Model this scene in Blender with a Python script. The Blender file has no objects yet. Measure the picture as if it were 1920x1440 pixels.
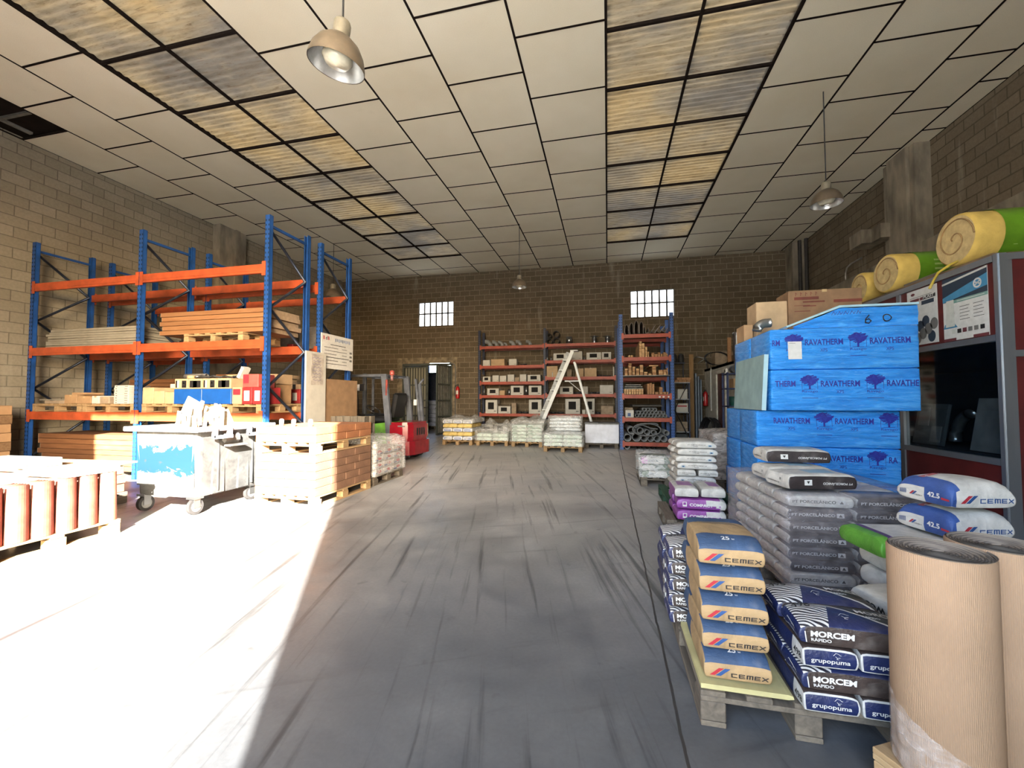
import bpy, math, random
from mathutils import Vector, Matrix, noise
S = bpy.context.scene
COL = S.collection
PI = math.pi
rnd = random.Random(7)
# ------------------------------------------------------------------ camera
cam_data = bpy.data.cameras.new('camera'); cam_data.sensor_width = 36; cam_data.lens = 36*780/1920
cam_data.clip_start = .05; cam_data.clip_end = 400
cam = bpy.data.objects.new('camera', cam_data); COL.objects.link(cam)
cam.location = (0, 0, 1.36); cam.rotation_euler = (math.radians(92.129), 0, math.radians(12.916))
S.camera = cam
# ------------------------------------------------------------------ sky, sun, exposure
W = bpy.data.worlds.new('sky'); S.world = W; W.use_nodes = True
wn = W.node_tree.nodes; wl = W.node_tree.links
bg = wn['Background']; sky = wn.new('ShaderNodeTexSky')
sky.sky_type = 'NISHITA'; sky.sun_disc = False; sky.sun_elevation = math.radians(24); sky.sun_rotation = math.radians(180-31.8)
sky.air_density = 1.0; sky.dust_density = 2.0; sky.ozone_density = 1.0
wl.new(sky.outputs[0], bg.inputs[0]); bg.inputs[1].default_value = 3.1
sun_data = bpy.data.lights.new('sun', 'SUN'); sun_data.energy = 98; sun_data.angle = math.radians(.55); sun_data.color = (1, .955, .87)
sun = bpy.data.objects.new('sun', sun_data); COL.objects.link(sun); sun.location = (6, -14, 12)
_e = math.radians(24)
sun.rotation_euler = Vector((-.526*math.cos(_e), .85*math.cos(_e), -math.sin(_e))).to_track_quat('-Z', 'Y').to_euler()
S.view_settings.view_transform = 'Standard'; S.view_settings.look = 'None'; S.view_settings.gamma = 1
S.view_settings.use_curve_mapping = False; S.view_settings.exposure = 0.0
S.cycles.max_bounces = 8; S.cycles.diffuse_bounces = 6; S.cycles.transparent_max_bounces = 12
S.cycles.use_denoising = True; S.cycles.sample_clamp_indirect = 8
S.cycles.caustics_reflective = False; S.cycles.caustics_refractive = False
# ------------------------------------------------------------------ materials
def lin(c):
    return tuple(((v/255)/12.92 if v/255 <= .04045 else ((v/255+.055)/1.055)**2.4) for v in c) + (1,)
class NT:
    def __init__(s, name):
        s.m = bpy.data.materials.new(name); s.m.use_nodes = True
        s.n = s.m.node_tree.nodes; s.l = s.m.node_tree.links; s.b = s.n['Principled BSDF']
    def new(s, t, **k):
        o = s.n.new('ShaderNode'+t)
        for a, v in k.items():
            if a[0] == '_': o.inputs[int(a[1:])].default_value = v
            else: setattr(o, a, v)
        return o
    def link(s, a, b): s.l.new(a, b)
    def pos(s): return s.new('NewGeometry').outputs['Position']
    def obj(s): return s.new('TexCoord').outputs['Object']
    def noise(s, vec, scale, detail=4, rough=.55, dist=0):
        o = s.new('TexNoise'); o.inputs['Scale'].default_value = scale; o.inputs['Detail'].default_value = detail
        o.inputs['Roughness'].default_value = rough; o.inputs['Distortion'].default_value = dist
        s.link(vec, o.inputs['Vector']); return o.outputs[0]
    def scale(s, vec, sc):
        o = s.new('VectorMath', operation='MULTIPLY'); o.inputs[1].default_value = sc; s.link(vec, o.inputs[0]); return o.outputs[0]
    def ramp(s, fac, stops):
        o = s.new('ValToRGB'); e = o.color_ramp.elements
        while len(e) < len(stops): e.new(.5)
        for i, (p, c) in enumerate(stops): e[i].position = p; e[i].color = lin(c) if len(c) == 3 and max(c) > 3 else (c if len(c) == 4 else tuple(c)+(1,))
        s.link(fac, o.inputs[0]); return o.outputs[0]
    def mix(s, fac, a, b, mode='MIX'):
        o = s.new('MixRGB', blend_type=mode)
        for i, v in ((0, fac), (1, a), (2, b)):
            if hasattr(v, 'links') or hasattr(v, 'is_linked'): s.link(v, o.inputs[i])
            else: o.inputs[i].default_value = v if i == 0 else (lin(v) if len(v) == 3 else v)
        return o.outputs[0]
    def math(s, op, a, b=0.):
        o = s.new('Math', operation=op)
        for i, v in ((0, a), (1, b)):
            if hasattr(v, 'is_linked'): s.link(v, o.inputs[i])
            else: o.inputs[i].default_value = v
        return o.outputs[0]
    def bump(s, h, strength=.3, dist=.01):
        o = s.new('Bump'); o.inputs['Strength'].default_value = strength; o.inputs['Distance'].default_value = dist
        s.link(h, o.inputs['Height']); s.link(o.outputs[0], s.b.inputs['Normal'])
    def set(s, col=None, rough=None, metal=None, spec=None):
        b = s.b
        if col is not None:
            if hasattr(col, 'is_linked'): s.link(col, b.inputs['Base Color'])
            else: b.inputs['Base Color'].default_value = lin(col)
        if rough is not None:
            if hasattr(rough, 'is_linked'): s.link(rough, b.inputs['Roughness'])
            else: b.inputs['Roughness'].default_value = rough
        if metal is not None: b.inputs['Metallic'].default_value = metal
        if spec is not None: b.inputs['Specular IOR Level'].default_value = spec
        return s.m
_MC = {}
KA = 1.0                                   # overall reflectance of the paints and papers that follow
def lk(c): return tuple(((v/255)**2.2*KA)**(1/2.2)*255 for v in c)
def mat(name, col, rough=.6, metal=0, var=.12, scale=6, bump=0, stretch=(1, 1, 1), spec=.4, world=False):
    """plain procedural surface: base colour broken up by soft noise"""
    if name in _MC: return _MC[name]
    t = NT(name); col = lk(col)
    v = t.pos() if world else t.obj()
    v = t.scale(v, stretch)
    n = t.noise(v, scale, 5)
    d = tuple(max(0, c*(1-var*1.6)) for c in col); h = tuple(min(255, c*(1+var)) for c in col)
    c = t.ramp(n, [(.3, d), (.7, h)])
    t.set(c, rough, metal, spec)
    if bump: t.bump(t.noise(v, scale*4, 4), bump, .01)
    _MC[name] = t.m
    return t.m
def wood(name, c1, c2, axis=0, rough=.75):
    if name in _MC: return _MC[name]
    t = NT(name); c1 = lk(c1); c2 = lk(c2); st = [14, 14, 14]; st[axis] = 1.1
    inf = t.new('ObjectInfo').outputs['Random']
    off = t.new('VectorMath', operation='ADD'); t.link(t.obj(), off.inputs[0])
    cb = t.new('CombineXYZ')
    for i in range(3): t.link(t.math('MULTIPLY', inf, 7.3+i), cb.inputs[i])
    t.link(cb.outputs[0], off.inputs[1])
    v = t.scale(off.outputs[0], st)
    n = t.noise(v, 2.2, 6, .6, .4)
    c = t.ramp(n, [(.28, c1), (.72, c2)])
    c2_ = t.mix(t.math('MULTIPLY', inf, .35), c, tuple(x*.72 for x in c1))
    t.set(c2_, rough, 0, .3); t.bump(n, .25, .004)
    _MC[name] = t.m; return t.m
def film_mat(name, col=(225, 225, 222), alpha=.35, rough=.18, scale=9, bump=.6):
    if name in _MC: return _MC[name]
    t = NT(name); v = t.obj()
    n = t.noise(t.scale(v, (1, 1, 2.2)), scale, 5, .6, 1.2)
    t.set(col, rough, 0, .6); t.bump(n, bump, .02)
    tr = t.new('BsdfTransparent'); mx = t.new('MixShader')
    fr = t.ramp(n, [(.35, (alpha*.45,)*3), (.68, (min(1, alpha*1.7),)*3)])
    t.link(fr, mx.inputs[0]); t.link(tr.outputs[0], mx.inputs[1]); t.link(t.b.outputs[0], mx.inputs[2])
    t.link(mx.outputs[0], t.n['Material Output'].inputs[0])
    _MC[name] = t.m; return t.m
# ------------------------------------------------------------------ mesh builder
class MB:
    def __init__(s): s.v = []; s.f = []; s.m = []; s.sm = []
    def add(s, vs, fs, m=0, M=None, smooth=False):
        o = len(s.v)
        s.v += [tuple(M @ Vector(p)) for p in vs] if M is not None else [tuple(p) for p in vs]
        for i, f in enumerate(fs):
            s.f.append(tuple(o+k for k in f)); s.m.append(m[i] if isinstance(m, list) else m); s.sm.append(smooth)
        return s
    def box(s, c, d, m=0, M=None, b=0):
        """box centred at c with size d; b chamfers its edges"""
        x, y, z = (q/2 for q in d)
        T = Matrix.Translation(c) if M is None else M @ Matrix.Translation(c)
        if not b:
            vs = [(i*x, j*y, k*z) for i in (-1, 1) for j in (-1, 1) for k in (-1, 1)]
            return s.add(vs, [(0, 1, 3, 2), (4, 6, 7, 5), (0, 4, 5, 1), (2, 3, 7, 6), (0, 2, 6, 4), (1, 5, 7, 3)], m, T)
        vs = []; idx = {}
        for i in (-1, 1):
            for j in (-1, 1):
                for k in (-1, 1):
                    for a, p in enumerate(((i*x, j*(y-b), k*(z-b)), (i*(x-b), j*y, k*(z-b)), (i*(x-b), j*(y-b), k*z))):
                        idx[(i, j, k, a)] = len(vs); vs.append(p)
        g = lambda i, j, k, a: idx[(i, j, k, a)]
        fs = []
        for sgn in (-1, 1):
            for a in range(3):
                o = [q for q in range(3) if q != a]
                loop = []
                for u, w in ((-1, -1), (1, -1), (1, 1), (-1, 1)):
                    t = [0, 0, 0]; t[a] = sgn; t[o[0]] = u; t[o[1]] = w; loop.append(g(*t, a))
                if (sgn > 0) == (a == 1): loop.reverse()
                fs.append(tuple(loop))
        for a in range(3):
            o = [q for q in range(3) if q != a]
            for u in (-1, 1):
                for w in (-1, 1):
                    q = []
                    for e, ax in ((-1, o[0]), (1, o[0]), (1, o[1]), (-1, o[1])):
                        t = [0, 0, 0]; t[a] = e; t[o[0]] = u; t[o[1]] = w; q.append(g(*t, ax))
                    fs.append(tuple(q))
        for i in (-1, 1):
            for j in (-1, 1):
                for k in (-1, 1): fs.append((g(i, j, k, 0), g(i, j, k, 1), g(i, j, k, 2)))
        return s.add(vs, fs, m, T)
    def bb(s, x0, x1, y0, y1, z0, z1, m=0, M=None, b=0):
        return s.box(((x0+x1)/2, (y0+y1)/2, (z0+z1)/2), (abs(x1-x0), abs(y1-y0), abs(z1-z0)), m, M, b)
    def cyl(s, p0, p1, r0, r1=None, n=16, m=0, caps=True, M=None, rin=0):
        r1 = r0 if r1 is None else r1
        p0 = Vector(p0); p1 = Vector(p1); q = (p1-p0).to_track_quat('Z', 'Y')
        vs = []
        rings = [(p0, r0), (p1, r1)] + ([(p1, r1-rin), (p0, r0-rin)] if rin else [])
        for p, r in rings:
            for i in range(n):
                a = 2*PI*i/n; vs.append(tuple(p+q @ Vector((r*math.cos(a), r*math.sin(a), 0))))
        nr = len(rings); fs = []
        for k in range(nr if rin else 1):
            a, b = k*n, ((k+1) % nr)*n
            for i in range(n): fs.append((a+i, a+(i+1) % n, b+(i+1) % n, b+i))
        s.add(vs, fs, m, M, True)
        if caps and not rin: s.add(vs, [tuple(range(n))[::-1], tuple(range(n, 2*n))], m, M)
        return s
    def tube(s, path, r, n=8, m=0, M=None, closed=False):
        path = [Vector(p) for p in path]; vs = []; fs = []; L = len(path)
        up = Vector((0, 0, 1))
        for i, p in enumerate(path):
            d = (path[(i+1) % L]-path[i-1]) if closed else (path[min(i+1, L-1)]-path[max(i-1, 0)])
            d.normalize()
            a = d.cross(up if abs(d.z) < .95 else Vector((1, 0, 0))).normalized(); b = d.cross(a)
            for k in range(n):
                t = 2*PI*k/n; vs.append(tuple(p+a*r*math.cos(t)+b*r*math.sin(t)))
        for i in range(L if closed else L-1):
            for k in range(n):
                j = (i+1) % L; fs.append((i*n+k, i*n+(k+1) % n, j*n+(k+1) % n, j*n+k))
        if not closed: fs += [tuple(range(n)), tuple(range((L-1)*n, L*n))[::-1]]
        return s.add(vs, fs, m, M, True)
    def lathe(s, prof, n=24, m=0, M=None, smooth=True):
        vs = []; fs = []
        for r, z in prof:
            for k in range(n):
                a = 2*PI*k/n; vs.append((r*math.cos(a), r*math.sin(a), z))
        for i in range(len(prof)-1):
            for k in range(n): fs.append((i*n+k, i*n+(k+1) % n, (i+1)*n+(k+1) % n, (i+1)*n+k))
        return s.add(vs, fs, m, M, smooth)
    def prism(s, poly, y0, y1, m=0, M=None):
        """extrude an x,z outline along y"""
        n = len(poly); vs = [(x, y0, z) for x, z in poly]+[(x, y1, z) for x, z in poly]
        fs = [tuple(range(n)), tuple(range(2*n-1, n-1, -1))]+[(i, n+i, n+(i+1) % n, (i+1) % n) for i in range(n)]
        return s.add(vs, fs, m, M)
    def build(s, name, mats, parent=None, loc=None, rot=None):
        me = bpy.data.meshes.new(name); me.from_pydata(s.v, [], s.f); me.validate()
        if not isinstance(mats, (list, tuple)): mats = [mats]
        for m in mats: me.materials.append(m)
        if len(me.polygons) == len(s.m):
            me.polygons.foreach_set('material_index', s.m); me.polygons.foreach_set('use_smooth', s.sm)
        me.update()
        o = bpy.data.objects.new(name, me); COL.objects.link(o)
        if parent is not None: o.parent = parent
        if loc: o.location = loc
        if rot is not None: o.rotation_euler = rot if isinstance(rot, (tuple, list)) else (0, 0, rot)
        return o
def tag(o, label, cat, group=None, kind=None):
    o['label'] = label; o['category'] = cat
    if group: o['group'] = group
    if kind: o['kind'] = kind
    return o
def thing(name, label, cat, loc=(0, 0, 0), rz=0, group=None):
    o = bpy.data.objects.new(name, None); COL.objects.link(o); o.empty_display_size = .05
    o.location = loc; o.rotation_euler = rz if isinstance(rz, (tuple, list)) else (0, 0, rz)
    return tag(o, label, cat, group)
def struct(o): o['kind'] = 'structure'; return o
def kids(o): return [c for c in _PAR.get(o.name, [])] if False else list(o.children)
def dup(root, loc, rz=0, label=None, group=None):
    r = root.copy(); COL.objects.link(r); r.location = loc
    r.rotation_euler = rz if isinstance(rz, (tuple, list)) else (0, 0, rz)
    if label: r['label'] = label
    if group: r['group'] = group
    for ch in list(root.children):
        c = ch.copy(); COL.objects.link(c); c.parent = r
        for g in list(ch.children):
            d = g.copy(); COL.objects.link(d); d.parent = c
    return r
ORD = ['lowest', 'second', 'third', 'fourth', 'fifth', 'sixth', 'seventh', 'eighth', 'ninth', 'tenth', 'eleventh', 'twelfth']
def level(i, n, what='layer'):
    """wording for the i-th of n layers counted from the bottom"""
    return 'topmost '+what if i == n-1 else ('lowest '+what if i == 0 else ORD[i]+' '+what+' up')
# ------------------------------------------------------------------ lettering: text outlines as flat meshes
_TX = {}
def text_geo(txt, bold=.0, space=1.0):
    k = (txt, bold, space)
    if k in _TX: return _TX[k]
    c = bpy.data.curves.new('t', 'FONT'); c.body = txt; c.size = 1; c.offset = bold; c.space_character = space; c.resolution_u = 3
    c.align_x = 'LEFT'
    o = bpy.data.objects.new('t', c); COL.objects.link(o)
    dg = bpy.context.evaluated_depsgraph_get()
    me = bpy.data.meshes.new_from_object(o.evaluated_get(dg))
    vs = [(v.co.x, v.co.y) for v in me.vertices]; fs = [tuple(p.vertices) for p in me.polygons]
    bpy.data.objects.remove(o); bpy.data.curves.remove(c); bpy.data.meshes.remove(me)
    x0 = min(v[0] for v in vs); x1 = max(v[0] for v in vs); y0 = min(v[1] for v in vs); y1 = max(v[1] for v in vs)
    vs = [((x-x0)/(y1-y0), (y-y0)/(y1-y0)) for x, y in vs]
    _TX[k] = (vs, fs, (x1-x0)/(y1-y0)); return _TX[k]
def ribbon(path, w):
    """flat stroke along a 2-d polyline"""
    vs = []; fs = []
    n = len(path); P = [Vector(p) for p in path]
    for i in range(n):
        d0 = (P[i]-P[i-1]).normalized() if i else (P[1]-P[0]).normalized()
        d1 = (P[i+1]-P[i]).normalized() if i < n-1 else d0
        t = (d0+d1).normalized(); nn = Vector((-t.y, t.x)); k = w/2/max(.4, nn.dot(Vector((-d0.y, d0.x))))
        vs += [tuple(P[i]+nn*k), tuple(P[i]-nn*k)]
    for i in range(n-1): fs.append((2*i, 2*i+1, 2*i+3, 2*i+2))
    return vs, fs
class Flat:
    """2-d artwork made of flat pieces (unit: metres), later laid onto a face"""
    def __init__(s): s.v = []; s.f = []; s.m = []
    def add(s, vs, fs, m):
        o = len(s.v); s.v += [tuple(p) for p in vs]; s.f += [tuple(o+i for i in f) for f in fs]; s.m += [m]*len(fs); return s
    def text(s, t, x, y, h, m, w=None, bold=.02, flip=False, slant=0, space=1.0):
        vs, fs, asp = text_geo(t, bold, space)
        kx = h if w is None else w/asp
        q = [(x+(a+slant*b)*kx, y+b*h) for a, b in vs]
        if flip:
            W_ = asp*kx; q = [(2*x+W_-a, 2*y+h-b) for a, b in q]
        return s.add(q, fs, m)
    def rect(s, x0, x1, y0, y1, m): return s.add([(x0, y0), (x1, y0), (x1, y1), (x0, y1)], [(0, 1, 2, 3)], m)
    def poly(s, pts, m): return s.add(pts, [tuple(range(len(pts)))], m)
    def line(s, pts, w, m): return s.add(*ribbon(pts, w), m)
    def disc(s, x, y, r, m, n=20, ry=None):
        return s.poly([(x+r*math.cos(2*PI*i/n), y+(ry or r)*math.sin(2*PI*i/n)) for i in range(n)], m)
    def ring(s, x, y, r, w, m, n=20):
        return s.line([(x+r*math.cos(2*PI*i/n), y+r*math.sin(2*PI*i/n)) for i in range(n+1)], w, m)
    def lay(s, name, mats, fn, parent, eps=.0015):
        """fn maps the 2-d artwork onto the surface; small per-piece lift keeps layers apart"""
        mb = MB()
        lift = {}
        for f, m in zip(s.f, s.m):
            for i in f: lift[i] = m
        mb.v = [tuple(fn(p[0], p[1], eps+.0003*lift.get(i, 0))) for i, p in enumerate(s.v)]
        mb.f = list(s.f); mb.m = list(s.m); mb.sm = [False]*len(s.f)
        return mb.build(name, mats, parent)
def face(o, ux, uy, un):
    o = Vector(o); ux = Vector(ux); uy = Vector(uy); un = Vector(un)
    return lambda a, b, e: o+ux*a+uy*b+un*e
# ================================================================== the building
def blockwall(name, hor, c1, c2, mortar, ms=.009):
    t = NT(name); p = t.pos(); sx = t.new('SeparateXYZ'); t.link(p, sx.inputs[0]); cb = t.new('CombineXYZ')
    t.link(sx.outputs[hor], cb.inputs[0]); t.link(sx.outputs[2], cb.inputs[1])
    br = t.new('TexBrick', offset=.5); br.inputs['Scale'].default_value = 1
    br.inputs['Brick Width'].default_value = .4; br.inputs['Row Height'].default_value = .2
    br.inputs['Mortar Size'].default_value = ms; br.inputs['Mortar Smooth'].default_value = .3
    br.inputs['Color1'].default_value = lin(c1); br.inputs['Color2'].default_value = lin(c2); br.inputs['Mortar'].default_value = lin(mortar)
    t.link(cb.outputs[0], br.inputs['Vector'])
    n1 = t.noise(p, .7, 5); n2 = t.noise(p, 22, 4)
    c = t.mix(.85, br.outputs[0], t.ramp(n1, [(.3, (.8, .78, .76)), (.7, (1.05, 1.05, 1.05))]), 'MULTIPLY')
    c = t.mix(.5, c, t.ramp(n2, [(.3, (.8, .8, .8)), (.7, (1.15, 1.15, 1.15))]), 'MULTIPLY')
    st = t.noise(t.scale(p, (2.2, 2.2, .25)), 1.6, 4)                       # pale lime runs
    c = t.mix(t.ramp(st, [(.62, (0, 0, 0)), (.8, (.35, .35, .35))]), c, (176, 168, 152))
    t.set(c, .92, 0, .15)
    h = t.math('ADD', t.math('MULTIPLY', br.outputs[1], -1.), t.math('MULTIPLY', n2, .35))
    t.bump(h, .5, .012); return t.m
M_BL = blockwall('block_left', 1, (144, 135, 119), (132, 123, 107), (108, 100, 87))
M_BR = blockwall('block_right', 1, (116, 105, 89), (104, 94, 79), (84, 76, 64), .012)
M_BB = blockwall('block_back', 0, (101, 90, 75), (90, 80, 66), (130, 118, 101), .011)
M_CONC = mat('concrete_cast', (126, 117, 102), .9, var=.2, scale=3, bump=.3, stretch=(1, 1, .35), world=True)
XL, XR, YB, HC = -10.82, 6.05, 15.3, 6.3
def floor_mat():
    t = NT('floor_concrete'); p = t.pos()
    big = t.noise(p, .35, 6, .6, .4); mid = t.noise(p, 2.1, 6, .65); fine = t.noise(p, 45, 3)
    c = t.ramp(big, [(.3, (136, 137, 139)), (.5, (154, 153, 151)), (.7, (174, 171, 166))])
    c = t.mix(.6, c, t.ramp(mid, [(.3, (.68, .68, .7)), (.7, (1.15, 1.15, 1.13))]), 'MULTIPLY')
    c = t.mix(.4, c, t.ramp(fine, [(.3, (.8, .8, .8)), (.7, (1.15, 1.15, 1.15))]), 'MULTIPLY')
    rot = t.new('Mapping'); rot.inputs['Rotation'].default_value = (0, 0, math.radians(-14)); t.link(p, rot.inputs[0])
    ty = t.noise(t.scale(rot.outputs[0], (9, .35, 1)), 1.3, 5, .6, .3)           # rubber tracks running to the back
    c = t.mix(t.ramp(ty, [(.56, (0, 0, 0)), (.68, (.62, .62, .62))]), c, (46, 46, 49))
    rot2 = t.new('Mapping'); rot2.inputs['Rotation'].default_value = (0, 0, math.radians(62)); t.link(p, rot2.inputs[0])
    t2 = t.noise(t.scale(rot2.outputs[0], (7, .5, 1)), 1.1, 5, .6, .6)
    c = t.mix(t.ramp(t2, [(.6, (0, 0, 0)), (.78, (.5, .5, .5))]), c, (60, 60, 61))
    sp = t.noise(p, 7, 3, .5)
    c = t.mix(t.ramp(sp, [(.68, (0, 0, 0)), (.76, (.35, .35, .35))]), c, (54, 53, 52))
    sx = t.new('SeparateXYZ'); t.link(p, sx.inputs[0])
    far_lift = t.math('ADD', t.math('MULTIPLY', sx.outputs[1], .16), t.math('MULTIPLY', t.noise(p, .45, 5, .6, .5), 1.1))   # paler to the back: brightness of the far end put into the colour
    c = t.mix(t.ramp(far_lift, [(.72, (.62, .62, .65)), (1.0, (1.35, 1.33, 1.28))]), (0, 0, 0), c) if False else t.mix(1., c, t.ramp(t.math('MULTIPLY', far_lift, .5), [(.34, (.19, .205, .23)), (.46, (.28, .29, .305)), (.62, (.62, .61, .6)), (.74, (1.0, .97, .94)), (.9, (1.45, 1.4, 1.35))]), 'MULTIPLY')
    wob = t.math('MULTIPLY', t.math('SUBTRACT', t.noise(p, 3, 4), .5), .03)
    for axis, pos in ((0, .283), (0, -5.0), (1, 11.55), (1, 4.9-8)):
        d = t.math('ABSOLUTE', t.math('SUBTRACT', t.math('ADD', sx.outputs[axis], wob), pos))
        c = t.mix(t.math('LESS_THAN', d, .0065), c, (48, 46, 44))
    t.set(c, t.ramp(mid, [(.3, (.34, .34, .34)), (.7, (.55, .55, .55))]), 0, .5)
    t.bump(fine, .12, .004); return t.m
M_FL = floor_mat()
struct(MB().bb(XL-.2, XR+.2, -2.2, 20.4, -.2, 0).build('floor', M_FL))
M_GR = mat('ground_outside', (228, 225, 216), .9, var=.1, scale=1, world=True)
struct(MB().bb(-40, 40, -50, -2.2, -.25, -.02).build('ground', M_GR))
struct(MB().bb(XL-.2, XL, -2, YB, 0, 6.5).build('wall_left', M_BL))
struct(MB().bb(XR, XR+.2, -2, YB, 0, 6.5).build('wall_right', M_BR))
wb = MB()                                      # back wall with a doorway and two window openings
wx = [XL-.2, -8.0, -5.93, XR+.2]
w1, w2, wz0, wz1 = (-7.36, -5.87), (.82, 2.31), 4.27, 5.24
wb.bb(XL-.2, -8.0, YB, YB+.2, 0, 2.85); wb.bb(-5.93, XR+.2, YB, YB+.2, 0, 2.85); wb.bb(XL-.2, XR+.2, YB, YB+.2, 2.85, wz0)
wb.bb(XL-.2, w1[0], YB, YB+.2, wz0, wz1); wb.bb(w1[1], w2[0], YB, YB+.2, wz0, wz1); wb.bb(w2[1], XR+.2, YB, YB+.2, wz0, wz1)
wb.bb(XL-.2, XR+.2, YB, YB+.2, wz1, 6.5)
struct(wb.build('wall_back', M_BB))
wf = MB(); wf.bb(XL-.2, -4.2, -2.2, -2, 0, 6.5); wf.bb(.84, XR+.2, -2.2, -2, 0, 6.5); wf.bb(-4.2, .84, -2.2, -2, 5.1, 6.5)
struct(wf.build('wall_front', M_BB))
# lit room beyond the doorway
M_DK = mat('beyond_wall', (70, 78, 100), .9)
br_ = MB(); br_.bb(-9.6, -9.4, YB+.2, 20, 0, 4.6); br_.bb(-4.4, -4.2, YB+.2, 20, 0, 4.6); br_.bb(-9.6, -4.2, YB+.2, 20.2, 4.0, 4.1)
br_.bb(-9.6, -9.05, 20, 20.2, 0, 4.6); br_.bb(-7.75, -4.2, 20, 20.2, 0, 4.6); br_.bb(-9.05, -7.75, 20, 20.2, 0, 2.75); br_.bb(-9.05, -7.75, 20, 20.2, 3.35, 4.6)
struct(br_.build('wall_beyond', M_DK))
# ceiling tiles on a dark grid, running brick-bond in strips of 1.2 m
def tile_mat():
    t = NT('ceiling_tile'); p = t.pos()
    w = t.noise(t.scale(p, (1, 1, 1)), 90, 2); big = t.noise(p, .6, 4)
    c = t.ramp(big, [(.3, (220, 211, 188)), (.7, (233, 226, 206))])
    c = t.mix(.3, c, t.ramp(w, [(.3, (.85, .85, .85)), (.7, (1.08, 1.08, 1.08))]), 'MULTIPLY')
    st = t.noise(p, 1.1, 6, .65)
    c = t.mix(t.ramp(st, [(.66, (0, 0, 0)), (.8, (.25, .25, .25))]), c, (140, 120, 92))
    t.set(c, .9, 0, .2); t.bump(w, .15, .003); return t.m
M_TILE = tile_mat()
strips = [(-1.195, .02, 5.375, 1.185), (-2.41, -1.195, 4.795, 1.19), (-3.61, -2.41, 5.39, 1.19), (-4.83, -3.61, 4.81, 1.19),
          (-8.45, -7.24, 4.23, 1.2), (-9.65, -8.45, 4.845, 1.2), (-10.82, -9.65, 4.26, 1.2),
          (2.42, 3.63, 5.95, 1.2), (3.63, 4.84, 5.36, 1.2), (4.84, 5.67, 5.94, 1.19), (5.67, 6.05, 5.36, 1.2),
          (.02, 1.22, 13.35, 1.2), (1.22, 2.42, 13.35, 1.2), (-7.24, -6.03, 13.35, 1.2), (-6.03, -4.83, 13.35, 1.2)]
ct = MB(); gr = MB(); g = .016
for x0, x1, y0, dy in strips:
    y = y0 if y0 > 13 else y0-dy*math.ceil((y0+2)/dy)
    while y < YB:
        if not (x0 < -10 and abs(y-4.26) < .1):
            ct.bb(x0+g, x1-g, max(y, -2)+g, min(y+dy, YB)-g, HC, HC+.03)
            if y > -2: gr.bb(x0, x1, y-g, y+g, HC-.003, HC+.02)
        y += dy
for x0, x1 in ((XL, -7.24), (-4.83, .02), (2.42, XR)): gr.bb(x0, x1, -2, YB, HC+.05, HC+.09)
for x0, x1 in ((-7.24, -4.83), (.02, 2.42)): gr.bb(x0, x1, 13.36, YB, HC+.05, HC+.09)
for x in sorted({q for st_ in strips[:11] for q in st_[:2]}): gr.bb(x-g, x+g, -2, YB, HC-.003, HC+.02)
for x in (-6.03, 1.22): gr.bb(x-g, x+g, 13.36, YB, HC-.003, HC+.02)
struct(ct.build('ceiling', M_TILE))
M_GRID = mat('ceiling_grid', (30, 24, 21), .9, spec=.05)
struct(gr.build('ceiling_backing', M_GRID))
hb = MB(); hb.bb(-10.82, -9.65, 4.95, 5.0, 6.305, 6.345); hb.bb(-10.5, -10.42, 4.3, 5.4, 6.31, 6.35)
struct(hb.build('trim_9', mat('duct_metal', (120, 118, 112), .5, .6)))
# corrugated rooflights, dirty and translucent
def rooflight_mat(name, seed):
    t = NT(name); p = t.pos(); sx = t.new('SeparateXYZ'); t.link(p, sx.inputs[0])
    off = t.new('VectorMath', operation='ADD'); off.inputs[1].default_value = (seed*3.1, seed, 0); t.link(p, off.inputs[0])
    n = t.noise(t.scale(off.outputs[0], (1.4, 7, 1)), 1.5, 6, .7, .5); b = t.noise(off.outputs[0], .55, 4); d = t.noise(t.scale(off.outputs[0], (2, 14, 1)), 2.2, 5, .7, .9)
    c = t.ramp(b, [(.36, (112, 106, 96)), (.5, (150, 136, 110)), (.64, (168, 146, 106))])
    c = t.mix(.75, c, t.ramp(n, [(.35, (.55, .5, .42)), (.62, (1.1, 1.1, 1.1))]), 'MULTIPLY')
    c = t.mix(t.ramp(d, [(.54, (0, 0, 0)), (.7, (.75, .75, .75))]), c, (80, 58, 30))
    t.set(c, .45, 0, .4)
    tr = t.new('BsdfTranslucent'); t.link(c, tr.inputs[0]); mx = t.new('MixShader'); mx.inputs[0].default_value = .045
    t.link(t.b.outputs[0], mx.inputs[1]); t.link(tr.outputs[0], mx.inputs[2]); t.link(mx.outputs[0], t.n['Material Output'].inputs[0])
    return t.m
for k, (x0, x1) in enumerate(((-7.24, -4.83), (.02, 2.42))):
    mb = MB(); ny = 15*70; vs = []; fs = []
    y0, y1 = -2., 13.36; N = int((y1-y0)/.0125)
    for i in range(N+1):
        y = y0+(y1-y0)*i/N; z = HC+.065+.008*math.cos(2*PI*y/.1118)
        vs += [(x0, y, z), (x1, y, z)]
    for i in range(N): fs.append((2*i, 2*i+1, 2*i+3, 2*i+2))
    mb.add(vs, fs, 0, None, True)
    o = struct(mb.build('window_%d' % (3+k), rooflight_mat('rooflight_%d' % k, k*5+2)))
    bar = MB(); xm = (x0+x1)/2
    for xx in (x0, xm, x1): bar.bb(xx-.018, xx+.018, y0, y1, HC-.005, HC+.035)
    yy = [13.36-1.113*j for j in range(14)]
    for j, q in enumerate(yy):
        if q > -2: bar.bb(x0, x1, q-.02, q+.02, HC+.0, HC+.04)
    bar.build('frame', M_GRID, o)
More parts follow.
